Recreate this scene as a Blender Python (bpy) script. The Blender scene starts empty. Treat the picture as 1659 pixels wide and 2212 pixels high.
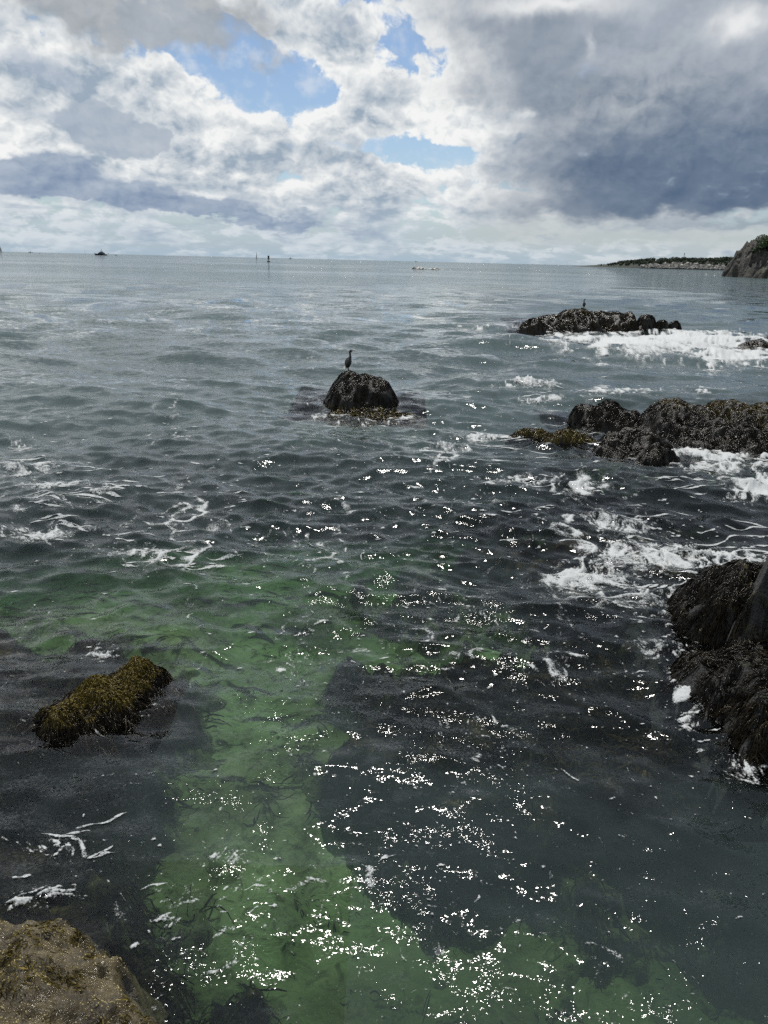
import bpy, math, random
import numpy as np
from mathutils import Matrix, Vector

random.seed(7)
rng = np.random.default_rng(11)
C = bpy.context.scene.collection
S = bpy.context.scene
R = math.radians
F32 = np.float32

# ------------------------------------------------------------------ camera
CAM_H = 5.4                      # eye height above the water (standing on shore rocks)
PITCH = 19.56                    # degrees below the horizontal
ROLL = 1.38
FOC = 24.0 / 34.6 * 2212.0       # focal length in 1659x2212 picture units
EARTH = 6.37e6
camd = bpy.data.cameras.new('camera')
cam = bpy.data.objects.new('camera', camd)
C.objects.link(cam)
camd.sensor_fit = 'VERTICAL'
camd.sensor_height = 34.6
camd.sensor_width = 34.6
camd.lens = 24.0
camd.clip_start = 0.05
camd.clip_end = 60000
CM = Matrix.Rotation(R(90 - PITCH), 4, 'X') @ Matrix.Rotation(R(ROLL), 4, 'Z')
cam.matrix_world = Matrix.Translation((0, 0, CAM_H)) @ CM
S.camera = cam

# ------------------------------------------------------------------ sun, exposure
SUN_EL, SUN_AZ = 57.0, 6.0
sund = bpy.data.lights.new('sun', 'SUN')
sund.energy = 4.0
sund.angle = R(0.53)
sund.color = (1.0, 0.965, 0.91)
sun = bpy.data.objects.new('sun', sund)
C.objects.link(sun)
sdir = Vector((math.sin(R(SUN_AZ)) * math.cos(R(SUN_EL)), math.cos(R(SUN_AZ)) * math.cos(R(SUN_EL)), math.sin(R(SUN_EL))))
sun.rotation_euler = sdir.to_track_quat('Z', 'Y').to_euler()
S.view_settings.view_transform = 'Standard'
S.view_settings.look = 'None'
S.view_settings.exposure = 0.0
S.view_settings.gamma = 1.0
S.view_settings.use_curve_mapping = False
S.render.engine = 'CYCLES'
S.cycles.max_bounces = 8
S.cycles.diffuse_bounces = 2
S.cycles.glossy_bounces = 3
S.cycles.transparent_max_bounces = 12
S.cycles.volume_bounces = 0
S.cycles.use_denoising = False
S.cycles.denoiser = 'OPENIMAGEDENOISE'
S.cycles.denoising_input_passes = 'RGB_ALBEDO_NORMAL'
S.cycles.caustics_reflective = False
S.cycles.caustics_refractive = False
S.cycles.sample_clamp_indirect = 4.0
S.cycles.sample_clamp_direct = 22.0


# ------------------------------------------------------------------ picture point -> place
def ray(X, Y):
    """direction in the world for a point of the photograph (1659 x 2212 units)"""
    d = Vector(((X - 829.5) / FOC, -(Y - 1106.0) / FOC, -1.0))
    return (CM.to_3x3() @ d).normalized()


def P(X, Y, z=0.0):
    """where that line of sight meets the level z"""
    d = ray(X, Y)
    t = (z - CAM_H) / d.z
    return Vector((d.x * t, d.y * t, z))


def far(X, dist, z=0.0):
    """point at a ground distance, on the curved sea"""
    d = ray(X, 563 + 0.0242 * (X - 829.5))
    h = math.hypot(d.x, d.y)
    return Vector((d.x / h * dist, d.y / h * dist, z - dist * dist / (2 * EARTH)))


def sky_uv(X, Y):
    d = ray(X, Y)
    return math.degrees(math.atan2(d.x, d.y)), math.degrees(math.asin(d.z))


# ------------------------------------------------------------------ node expressions
class X:
    """thin wrapper so that shader maths can be written as expressions"""
    nt = None

    def __init__(s, sock):
        s.s = sock

    @staticmethod
    def math(op, *a, clamp=False):
        n = X.nt.nodes.new('ShaderNodeMath')
        n.operation = op
        n.use_clamp = clamp
        for i, v in enumerate(a):
            X.put(n.inputs[i], v)
        return X(n.outputs[0])

    @staticmethod
    def put(inp, v):
        if isinstance(v, X):
            X.nt.links.new(v.s, inp)
        else:
            inp.default_value = v

    def __add__(s, o): return X.math('ADD', s, o)
    __radd__ = __add__
    def __sub__(s, o): return X.math('SUBTRACT', s, o)
    def __rsub__(s, o): return X.math('SUBTRACT', o, s)
    def __mul__(s, o): return X.math('MULTIPLY', s, o)
    __rmul__ = __mul__
    def __truediv__(s, o): return X.math('DIVIDE', s, o)
    def __pow__(s, o): return X.math('POWER', s, o)


def xmin(a, b): return X.math('MINIMUM', a, b)
def xmax(a, b): return X.math('MAXIMUM', a, b)
def xexp(a): return X.math('EXPONENT', a)
def xclamp(a): return X.math('ADD', a, 0.0, clamp=True)


def sstep(lo, hi, v):
    n = X.nt.nodes.new('ShaderNodeMapRange')
    n.interpolation_type = 'SMOOTHSTEP'
    X.put(n.inputs['Value'], v)
    X.put(n.inputs['From Min'], lo)
    X.put(n.inputs['From Max'], hi)
    return X(n.outputs[0])


def vec(x, y, z=0.0):
    n = X.nt.nodes.new('ShaderNodeCombineXYZ')
    X.put(n.inputs[0], x); X.put(n.inputs[1], y); X.put(n.inputs[2], z)
    return X(n.outputs[0])


def sep(v):
    n = X.nt.nodes.new('ShaderNodeSeparateXYZ')
    X.put(n.inputs[0], v)
    return X(n.outputs[0]), X(n.outputs[1]), X(n.outputs[2])


def vmath(op, a, b=None, scale=None):
    n = X.nt.nodes.new('ShaderNodeVectorMath')
    n.operation = op
    X.put(n.inputs[0], a)
    if b is not None:
        X.put(n.inputs[1], b)
    if scale is not None:
        X.put(n.inputs['Scale'], scale)
    return X(n.outputs[0])


def noise2(v, scale, detail=4.0, rough=0.5, lac=2.0, dist=0.0, out=0):
    return noise(v, scale, detail, rough, lac, dist, out, '2D')


def noise(v, scale, detail=4.0, rough=0.5, lac=2.0, dist=0.0, out=0, dim='3D'):
    n = X.nt.nodes.new('ShaderNodeTexNoise')
    n.noise_dimensions = dim
    X.put(n.inputs['Vector'], v)
    X.put(n.inputs['Scale'], scale)
    n.inputs['Detail'].default_value = detail
    n.inputs['Roughness'].default_value = rough
    n.inputs['Lacunarity'].default_value = lac
    n.inputs['Distortion'].default_value = dist
    return X(n.outputs[out])


def voronoi(v, scale, feature='F1', out='Distance', rnd=1.0):
    n = X.nt.nodes.new('ShaderNodeTexVoronoi')
    n.feature = feature
    X.put(n.inputs['Vector'], v)
    X.put(n.inputs['Scale'], scale)
    n.inputs['Randomness'].default_value = rnd
    return X(n.outputs[out])


def mixc(f, a, b):
    n = X.nt.nodes.new('ShaderNodeMix')
    n.data_type = 'RGBA'
    n.clamp_factor = True
    X.put(n.inputs[0], f)
    for i, v in ((6, a), (7, b)):
        if isinstance(v, X):
            X.put(n.inputs[i], v)
        else:
            n.inputs[i].default_value = (*v, 1.0)
    return X(n.outputs[2])


def attr(name, out='Fac'):
    n = X.nt.nodes.new('ShaderNodeAttribute')
    n.attribute_name = name
    return X(n.outputs[out])


# ------------------------------------------------------------------ sky
def build_sky():
    w = bpy.data.worlds.new('World')
    S.world = w
    w.cycles.sampling_method = 'NONE'
    w.use_nodes = True
    nt = w.node_tree
    nt.nodes.clear()
    X.nt = nt
    out = nt.nodes.new('ShaderNodeOutputWorld')
    bg = nt.nodes.new('ShaderNodeBackground')
    bg.inputs['Strength'].default_value = 0.1
    nt.links.new(bg.outputs[0], out.inputs[0])
    sky = nt.nodes.new('ShaderNodeTexSky')
    sky.sky_type = 'NISHITA'
    sky.sun_disc = False
    sky.sun_elevation = R(SUN_EL)
    sky.sun_rotation = R(SUN_AZ)
    sky.air_density = 1.0
    sky.dust_density = 0.6
    sky.ozone_density = 1.6
    tc = nt.nodes.new('ShaderNodeTexCoord')
    D = X(tc.outputs['Generated'])
    dx, dy, dz = sep(D)
    u = X.math('ARCTAN2', dx, dy) * 57.29578
    v = X.math('ARCSINE', dz) * 57.29578
    # stretched direction so that clouds get flatter towards the horizon
    up = xmax(v, 0.0)
    vs = X.math('SQRT', up * 18.0 + 4.0) * 1.9
    base = vec(u, vs, 0.0)
    w1 = noise2(base, 0.16, 4, 0.55, out=1)
    w2 = noise2(base, 0.6, 3, 0.55, out=1)
    wx, wy, wz = sep(w1)
    ax, ay, az_ = sep(w2)
    uu = u + (wx - 0.5) * 7.0 + (ax - 0.5) * 2.2
    vv = v + (wy - 0.5) * 4.2 + (ay - 0.5) * 1.5
    us = u + (wx - 0.5) * 3.4 + (ax - 0.5) * 2.2
    vsft = v + (wy - 0.5) * 1.6 + (ay - 0.5) * 1.1

    q_hard, q_soft = vec(uu, vv), vec(us, vsft)

    def blob(Xc, Yc, rx, ry, rot=0.0, soft=False):
        cu, cv = sky_uv(Xc, Yc)
        k = 57.29578 / FOC
        rx *= k; ry *= k
        n = nt.nodes.new('ShaderNodeMapping')
        n.vector_type = 'TEXTURE'
        n.inputs['Location'].default_value = (cu, cv, 0)
        n.inputs['Rotation'].default_value = (0, 0, R(rot))
        n.inputs['Scale'].default_value = (rx, ry, 1)
        X.put(n.inputs[0], q_soft if soft else q_hard)
        m = nt.nodes.new('ShaderNodeVectorMath')
        m.operation = 'DOT_PRODUCT'
        nt.links.new(n.outputs[0], m.inputs[0])
        nt.links.new(n.outputs[0], m.inputs[1])
        return X.math('POWER', 0.36788, X(m.outputs['Value']))

    # fine billow relief: brightness from the difference between two heights of the same field
    vt = v * 1.35 + (1.0 - xexp(up * -0.4)) * 6.0
    bil = vec(u, vt, 3.7)
    bil2 = vec(u - 0.35, vt + 0.75)
    bw = vec(u + (ax - 0.5) * 1.6, vt + (ay - 0.5) * 1.6)
    bw2 = vec(u + (ax - 0.5) * 1.6 - 0.35, vt + (ay - 0.5) * 1.6 + 0.75)

    def puffs(v_, det):
        n = nt.nodes.new('ShaderNodeTexVoronoi')
        n.voronoi_dimensions = '2D'
        n.feature = 'F1'
        n.normalize = True
        X.put(n.inputs['Vector'], v_)
        n.inputs['Scale'].default_value = 0.30
        n.inputs['Detail'].default_value = det
        n.inputs['Roughness'].default_value = 0.55
        n.inputs['Lacunarity'].default_value = 2.3
        return 1.0 - X(n.outputs['Distance']) * 1.35
    f0 = noise2(bil, 0.20, 6, 0.56, 2.15, 0.25)
    f1 = noise2(bil2, 0.20, 5, 0.52, 2.15, 0.25)
    p0 = puffs(bw, 3.0)
    p1 = puffs(bw2, 2.0)
    n0 = f0 * 0.62 + p0 * 0.38 - 0.03
    n1 = f1 * 0.62 + p1 * 0.38 - 0.03
    relief = (n0 - n1) * 2.2
    big = noise2(vec(u, v * 1.6, 9.1), 0.075, 4, 0.5)

    # blue sky
    skyc = X(sky.outputs[0])
    blue = vmath('MULTIPLY', skyc, (BLUE_T[0], BLUE_T[1], BLUE_T[2]))
    hz = xexp(up * -0.42)
    col = mixc(hz * 0.85, blue, (3.7, 4.9, 6.0))

    # bank of white cumulus, with the blue gaps
    gap = blob(440, 105, 190, 34, -16, True) * 1.0 + blob(590, 160, 160, 52, -6, True) * 1.05 + blob(860, 105, 34, 50, 0, True) * 0.95 \
        + blob(880, 322, 170, 22, -3, True) * 1.15 + blob(790, 5, 70, 20, 20) * 0.8
    puff = blob(640, 90, 70, 40, -25, True) + blob(790, 100, 75, 45, 0, True) + blob(720, 140, 40, 30, 0, True) + blob(640, 205, 40, 22, 0, True) * 0.7
    fill = blob(130, 250, 300, 130) * 0.35 + blob(650, 370, 420, 70) * 0.30 + blob(1050, 200, 100, 110) * 0.8 + blob(820, 245, 160, 40, 0, True) * 0.5
    lowfade = sstep(0.4, 4.2, v)
    cov = 0.69 + (n0 - 0.5) * 3.0 + (big - 0.5) * 0.4 - gap * 1.03 + puff * 0.45 + fill - (1.0 - lowfade) * 0.25
    a1 = sstep(0.28, 0.62, cov)
    thick = sstep(0.35, 0.95, cov)
    lit = xclamp(0.70 + relief * 1.7 - (big - 0.5) * 1.9 - (thick - 0.6) * 0.25 - sstep(15.0, 42.0, v) * 0.30)
    c1 = mixc(lit, (3.3, 4.1, 5.0), (9.0, 9.1, 9.0))
    wisp = sstep(0.40, 0.80, f0 * 0.4 + p0 * 0.3 + (ax - 0.5) * 0.9 + 0.12)
    col = mixc(wisp * 0.6, col, (6.8, 7.4, 8.2))
    col = mixc(a1, col, c1)
    # thin haze under the bank
    col = mixc(xexp((v - 1.6) * (v - 1.6) * -0.30) * 0.5, col, (4.3, 5.3, 6.2))

    # dark shelf cloud filling the right half
    edge = sstep(-1.0, 1.0, (us - (6.2 + (v - 9.0) * -0.35)) / 5.0 + (n0 - 0.5) * 2.6)
    wedge = sstep(2.75, 3.9, vsft + (u - 20.0) * -0.03 + (n0 - 0.5) * 1.6)
    hole = blob(975, 300, 120, 50, 0) * 0.5
    a2 = xclamp(edge - hole) * wedge
    deep = sstep(13.5, 6.0, vsft + (n0 - 0.5) * 7.0) * sstep(3.0, 17.0, uu)
    rel2 = xclamp(0.5 + relief * 0.6 + (big - 0.5) * 1.3)
    c2 = mixc(rel2, (2.1, 2.6, 3.3), (4.2, 4.65, 5.3))
    c2 = mixc(deep * 0.95, c2, mixc(xclamp(0.4 + relief * 0.9), (0.90, 1.40, 2.25), (1.8, 2.35, 3.2)))
    pale = blob(1370, 220, 190, 40, 14) * 0.9 + blob(1470, 85, 80, 24, 20) * 0.8 + blob(1150, 420, 110, 26, 10) * 0.7
    c2 = mixc(xclamp(pale * (0.6 + relief * 1.3)), c2, (4.5, 4.9, 5.3))
    bright = blob(1190, 8, 140, 18, 0, True) * 0.9 + blob(1610, 45, 50, 24, 0, True) * 0.9 + blob(1280, 100, 14, 20, 0, True) * 0.35 + blob(1120, 243, 18, 10, 0, True) * 0.8
    c2 = mixc(bright, c2, (8.6, 8.7, 8.7))
    col = mixc(a2, col, c2)
    # pale strip between the shelf and the sea on the right
    strip = xexp(((vsft - 2.1) * (vsft - 2.1)) * -1.1) * sstep(2.0, 10.0, u)
    col = mixc(strip * 0.75, col, (5.0, 5.45, 5.4))
    under = xexp(((vsft - 2.9) * (vsft - 2.9)) * -8.0) * sstep(12.0, 22.0, uu)
    col = mixc(under * 0.6, col, (2.2, 2.8, 3.6))

    # separate grey clouds on the left
    tl = blob(230, 15, 330, 48, -4) + blob(330, 60, 120, 35, 0) * 0.6
    tl = sstep(0.28, 0.85, tl + (n0 - 0.5) * 1.8)
    col = mixc(tl * 0.9, col, mixc(xclamp(0.45 + relief * 0.5 + (big - 0.5)), (2.8, 3.1, 3.4), (5.2, 5.5, 5.8)))
    cl = blob(215, 268, 70, 48, 0, True) + blob(290, 300, 75, 34, 0, True) * 1.0
    cl = sstep(0.42, 0.66, cl * 1.15 + (n0 - 0.5) * 2.0)
    col = mixc(cl * 0.85, col, mixc(xclamp(0.5 + relief * 0.6), (3.2, 3.9, 4.9), (4.7, 5.3, 6.0)))
    sb = blob(120, 160, 110, 20, -18, True) * 0.7 + blob(60, 240, 150, 12, -6, True) * 0.7
    sb = sstep(0.3, 0.8, sb + (n0 - 0.5) * 2.0)
    col = mixc(sb * 0.6, col, (4.2, 4.8, 5.8))
    band = blob(120, 395, 300, 26, -4, True) + blob(420, 452, 330, 15, -6, True) * 1.1 + blob(60, 350, 160, 14, 0, True) * 0.6
    band = sstep(0.30, 0.80, band + (n0 - 0.5) * 2.6)
    col = mixc(band * 0.85, col, mixc(xclamp(0.35 + relief * 0.9), (2.0, 2.75, 4.1), (4.2, 5.0, 6.0)))
    lowb = sstep(0.52, 0.72, noise2(vec(u * 0.35, v * 3.0, 1.2), 0.5, 5, 0.55)) * xexp((v - 2.8) * (v - 2.8) * -0.35)
    col = mixc(lowb * 0.45 * sstep(6.0, 0.0, u), col, (3.4, 4.1, 5.2))
    # last degree above the sea
    col = mixc(xexp(up * -1.5) * 0.7, col, mixc(sstep(5.0, 22.0, u), (3.9, 5.0, 6.0), (4.5, 5.2, 5.5)))
    nt.links.new(col.s, bg.inputs[0])


BLUE_T = (0.82, 0.87, 0.93)
build_sky()

#@@ lib
# ------------------------------------------------------------------ noise for geometry
def _h(ix, iy, seed):
    h = (ix.astype(np.int64) * 374761393 + iy.astype(np.int64) * 668265263 + seed * 974634777) & 0xffffffff
    h = ((h ^ (h >> 13)) * 1274126177) & 0xffffffff
    return h ^ (h >> 16)


_GA = np.linspace(0, 2 * np.pi, 256, endpoint=False)
_GX, _GY = np.cos(_GA), np.sin(_GA)


def perlin(x, y, seed=0):
    x = np.asarray(x, float); y = np.asarray(y, float)
    ix = np.floor(x); iy = np.floor(y)
    fx = x - ix; fy = y - iy
    ix = ix.astype(np.int64); iy = iy.astype(np.int64)
    ux = fx * fx * fx * (fx * (fx * 6 - 15) + 10)
    uy = fy * fy * fy * (fy * (fy * 6 - 15) + 10)

    def g(a, b):
        k = _h(ix + a, iy + b, seed) & 255
        return _GX[k] * (fx - a) + _GY[k] * (fy - b)
    n0 = g(0, 0) + ux * (g(1, 0) - g(0, 0))
    n1 = g(0, 1) + ux * (g(1, 1) - g(0, 1))
    return (n0 + uy * (n1 - n0)) * 1.5


def fbm(x, y, oct=4, seed=0, gain=0.5, lac=2.03):
    s = 0; a = 1.0
    for i in range(oct):
        s = s + a * perlin(x, y, seed + i * 17)
        x = np.asarray(x) * lac + 3.1; y = np.asarray(y) * lac + 1.7; a *= gain
    return s


def ridged(x, y, oct=4, seed=0, gain=0.5, lac=2.1):
    s = 0; a = 1.0
    for i in range(oct):
        s = s + a * (1 - np.abs(perlin(x, y, seed + i * 13)) * 1.6)
        x = np.asarray(x) * lac + 5.2; y = np.asarray(y) * lac + 1.3; a *= gain
    return s / (2 - gain)


def sm(lo, hi, v):
    t = np.clip((v - lo) / (hi - lo), 0, 1)
    return t * t * (3 - 2 * t)


# ------------------------------------------------------------------ objects
def mesh_np(name, V, Fq, smooth=True):
    """mesh from arrays: vertices (n,3), faces (m,3 or 4)"""
    V = np.ascontiguousarray(V, dtype=F32)
    Fq = np.ascontiguousarray(Fq, dtype=np.int32)
    me = bpy.data.meshes.new(name)
    m, k = Fq.shape
    me.vertices.add(len(V)); me.vertices.foreach_set('co', V.ravel())
    me.loops.add(m * k); me.loops.foreach_set('vertex_index', Fq.ravel())
    me.polygons.add(m)
    me.polygons.foreach_set('loop_start', np.arange(0, m * k, k, dtype=np.int32))
    me.polygons.foreach_set('loop_total', np.full(m, k, dtype=np.int32))
    me.polygons.foreach_set('use_smooth', np.full(m, smooth))
    me.update()
    me.validate()
    return me


def add_attr(me, name, data, typ='FLOAT'):
    a = me.attributes.new(name, typ, 'POINT')
    if typ == 'FLOAT':
        a.data.foreach_set('value', np.ascontiguousarray(data, dtype=F32).ravel())
    else:
        d = np.ones((len(data), 4), F32); d[:, :3] = data
        a.data.foreach_set('color', d.ravel())


def link(name, me, mat=None, parent=None, kind=None):
    o = bpy.data.objects.new(name, me)
    C.objects.link(o)
    if mat is not None:
        me.materials.append(mat)
    if parent is not None:
        o.parent = parent
    if kind:
        o['kind'] = kind
    return o


def thing(name, label, cat, loc=(0, 0, 0), rotz=0.0, group=None):
    o = bpy.data.objects.new(name, None)
    o.empty_display_size = 0.2
    C.objects.link(o)
    o.location = loc
    o.rotation_euler = (0, 0, rotz)
    o['label'] = label
    o['category'] = cat
    if group:
        o['group'] = group
    return o


class MB:
    """collects simple shapes into one mesh"""
    def __init__(s):
        s.v = []; s.f = []

    def box(s, x0, x1, y0, y1, z0, z1, tx=0.0, ty=0.0):
        b = len(s.v)
        s.v += [(x0, y0, z0), (x1, y0, z0), (x1, y1, z0), (x0, y1, z0),
                (x0 + tx, y0 + ty, z1), (x1 - tx, y0 + ty, z1), (x1 - tx, y1 - ty, z1), (x0 + tx, y1 - ty, z1)]
        s.f += [tuple(b + i for i in q) for q in ((0, 3, 2, 1), (4, 5, 6, 7), (0, 1, 5, 4), (1, 2, 6, 5), (2, 3, 7, 6), (3, 0, 4, 7))]
        return s

    def tube(s, pts, rads, n=10, sy=1.0):
        """round tube through points"""
        b = len(s.v)
        pts = [Vector(p) for p in pts]
        if not hasattr(rads, '__len__'):
            rads = [rads] * len(pts)
        prev = None
        for i, p in enumerate(pts):
            t = (pts[min(i + 1, len(pts) - 1)] - pts[max(i - 1, 0)]).normalized()
            a = Vector((0, 1, 0)) if abs(t.y) < 0.9 else Vector((1, 0, 0))
            e1 = (a - t * a.dot(t)).normalized()
            e2 = t.cross(e1)
            for k in range(n):
                q = 2 * math.pi * k / n
                s.v.append(tuple(p + (e1 * math.cos(q) * sy + e2 * math.sin(q)) * rads[i]))
        for i in range(len(pts) - 1):
            for k in range(n):
                s.f.append((b + i * n + k, b + i * n + (k + 1) % n, b + (i + 1) * n + (k + 1) % n, b + (i + 1) * n + k))
        s.f.append(tuple(b + k for k in range(n))[::-1])
        s.f.append(tuple(b + (len(pts) - 1) * n + k for k in range(n)))
        return s

    def lathe(s, prof, n=20, c=(0, 0, 0)):
        b = len(s.v)
        for r, z in prof:
            for k in range(n):
                q = 2 * math.pi * k / n
                s.v.append((c[0] + r * math.cos(q), c[1] + r * math.sin(q), c[2] + z))
        for i in range(len(prof) - 1):
            for k in range(n):
                s.f.append((b + i * n + k, b + i * n + (k + 1) % n, b + (i + 1) * n + (k + 1) % n, b + (i + 1) * n + k))
        s.f.append(tuple(b + k for k in range(n))[::-1])
        s.f.append(tuple(b + (len(prof) - 1) * n + k for k in range(n)))
        return s

    def poly(s, pts):
        b = len(s.v)
        s.v += [tuple(p) for p in pts]
        s.f.append(tuple(range(b, b + len(pts))))
        return s

    def slab(s, pts, off):
        """flat outline given thickness along the vector off"""
        b = len(s.v); n = len(pts)
        s.v += [tuple(p) for p in pts] + [tuple(Vector(p) + Vector(off)) for p in pts]
        s.f.append(tuple(range(b, b + n))[::-1])
        s.f.append(tuple(range(b + n, b + 2 * n)))
        for i in range(n):
            j = (i + 1) % n
            s.f.append((b + i, b + j, b + n + j, b + n + i))
        return s

    def build(s, name, mat, parent=None, smooth=False, kind=None):
        me = bpy.data.meshes.new(name)
        me.from_pydata(s.v, [], s.f)
        if smooth:
            for p in me.polygons:
                p.use_smooth = True
        me.update()
        return link(name, me, mat, parent, kind)


# ------------------------------------------------------------------ materials
def new_mat(name):
    m = bpy.data.materials.new(name)
    m.use_nodes = True
    X.nt = m.node_tree
    b = m.node_tree.nodes['Principled BSDF']
    return m, b


def plain(name, col, rough=0.5, spec=0.5, metal=0.0, var=0.15, scale=6.0):
    m, b = new_mat(name)
    tc = X.nt.nodes.new('ShaderNodeTexCoord')
    n = noise(X(tc.outputs['Object']), scale, 4, 0.6)
    c = mixc(n, tuple(v * (1 - var) for v in col), tuple(min(1, v * (1 + var)) for v in col))
    X.put(b.inputs['Base Color'], c)
    b.inputs['Roughness'].default_value = rough
    b.inputs['Specular IOR Level'].default_value = spec
    b.inputs['Metallic'].default_value = metal
    return m


def bump(b, h, strength, dist):
    n = X.nt.nodes.new('ShaderNodeBump')
    n.inputs['Strength'].default_value = strength
    n.inputs['Distance'].default_value = dist
    X.put(n.inputs['Height'], h)
    X.nt.links.new(n.outputs[0], b.inputs['Normal'])


def position():
    g = X.nt.nodes.new('ShaderNodeNewGeometry')
    return X(g.outputs['Position'])


def m_weedrock():
    m, b = new_mat('wet weedy rock')
    p = position()
    n = noise(p, 3.0, 6, 0.6)
    n2 = noise(p, 18.0, 4, 0.6)
    c = mixc(sstep(0.4, 0.65, n), (0.007, 0.006, 0.005), (0.020, 0.017, 0.010))
    c = mixc(sstep(0.55, 0.75, n2) * 0.6, c, (0.04, 0.032, 0.012))
    X.put(b.inputs['Base Color'], c)
    b.inputs['Roughness'].default_value = 0.35
    b.inputs['Specular IOR Level'].default_value = 0.25
    bump(b, noise(p, 14.0, 6, 0.65), 0.9, 0.06)
    return m


def m_frond():
    m, b = new_mat('wet seaweed')
    c = attr('tint', 'Color')
    n = noise(position(), 25.0, 3, 0.6)
    X.put(b.inputs['Base Color'], mixc(n, vmath('MULTIPLY', c, (0.6, 0.6, 0.6)), vmath('MULTIPLY', c, (1.35, 1.3, 1.2))))
    b.inputs['Roughness'].default_value = 0.22
    b.inputs['Specular IOR Level'].default_value = 0.18
    bump(b, noise(position(), 60.0, 3, 0.6), 0.7, 0.02)
    return m


def m_drowned():
    m, b = new_mat('seaweed under water')
    c = attr('tint', 'Color')
    X.put(b.inputs['Base Color'], c)
    b.inputs['Roughness'].default_value = 0.9
    b.inputs['Specular IOR Level'].default_value = 0.03
    return m


def m_bedrock():
    m, b = new_mat('submerged rock')
    p = position()
    n = noise(p, 1.3, 6, 0.6, dist=0.7)
    n2 = noise(p, 6.0, 6, 0.65)
    c = mixc(sstep(0.38, 0.66, n), (0.007, 0.006, 0.004), (0.045, 0.033, 0.018))
    c = mixc(sstep(0.50, 0.68, n2) * sstep(0.44, 0.64, n) * 0.85, c, (0.19, 0.14, 0.07))
    c = mixc(sstep(0.25, -0.45, attr('cover') + (n - 0.5) * 1.6 + (n2 - 0.5) * 1.0), c, mixc(n2, (0.07, 0.075, 0.032), (0.26, 0.255, 0.14)))
    X.put(b.inputs['Base Color'], c)
    b.inputs['Roughness'].default_value = 0.9
    b.inputs['Specular IOR Level'].default_value = 0.03
    bump(b, n2, 0.9, 0.08)
    return m


def m_bare():
    m, b = new_mat('bare shore rock')
    p = position()
    n = noise(p, 1.6, 6, 0.6, dist=0.6)
    n2 = noise(p, 7.0, 6, 0.65)
    n3 = noise(p, 40.0, 4, 0.7)
    c = mixc(sstep(0.35, 0.65, n), (0.040, 0.030, 0.013), (0.135, 0.108, 0.058))
    c = mixc(sstep(0.47, 0.66, n2) * 0.8, c, (0.022, 0.017, 0.010))
    c = mixc(sstep(0.54, 0.72, n3) * 0.45, c, (0.17, 0.135, 0.06))
    X.put(b.inputs['Base Color'], c)
    X.put(b.inputs['Roughness'], mixc(sstep(0.42, 0.6, n2), (0.16,) * 3, (0.5,) * 3))
    bump(b, n2 * 0.8 + n3 * 0.35, 1.0, 0.06)
    return m


def m_darkstone():
    m, b = new_mat('dark grey stone')
    p = position()
    n = noise(p, 4.0, 6, 0.65)
    n3 = noise(p, 30.0, 5, 0.7)
    z = sep(p)[2]
    c = mixc(sstep(0.35, 0.7, n3), (0.010, 0.010, 0.010), (0.06, 0.06, 0.058))
    algae = sstep(0.5, 0.62, n) * sstep(0.5, 0.8, z) * sstep(1.35, 1.05, z)
    c = mixc(algae * 0.75, c, (0.13, 0.125, 0.03))
    X.put(b.inputs['Base Color'], c)
    b.inputs['Roughness'].default_value = 0.6
    bump(b, n3 + n * 1.5, 1.0, 0.12)
    return m


def m_sand():
    m, b = new_mat('sandy sea bed')
    p = position()
    n = noise(p, 0.55, 6, 0.6, dist=0.5)
    n2 = noise(p, 4.5, 6, 0.65, dist=0.8)
    yy = sep(p)[1]
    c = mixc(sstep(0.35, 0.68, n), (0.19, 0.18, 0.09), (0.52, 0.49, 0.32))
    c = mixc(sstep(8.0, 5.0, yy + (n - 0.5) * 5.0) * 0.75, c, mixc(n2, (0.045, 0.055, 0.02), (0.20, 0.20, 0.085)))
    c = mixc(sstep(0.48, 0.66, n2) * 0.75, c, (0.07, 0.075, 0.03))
    X.put(b.inputs['Base Color'], c)
    b.inputs['Roughness'].default_value = 0.95
    b.inputs['Specular IOR Level'].default_value = 0.1
    bump(b, n2, 0.7, 0.08)
    return m


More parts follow.
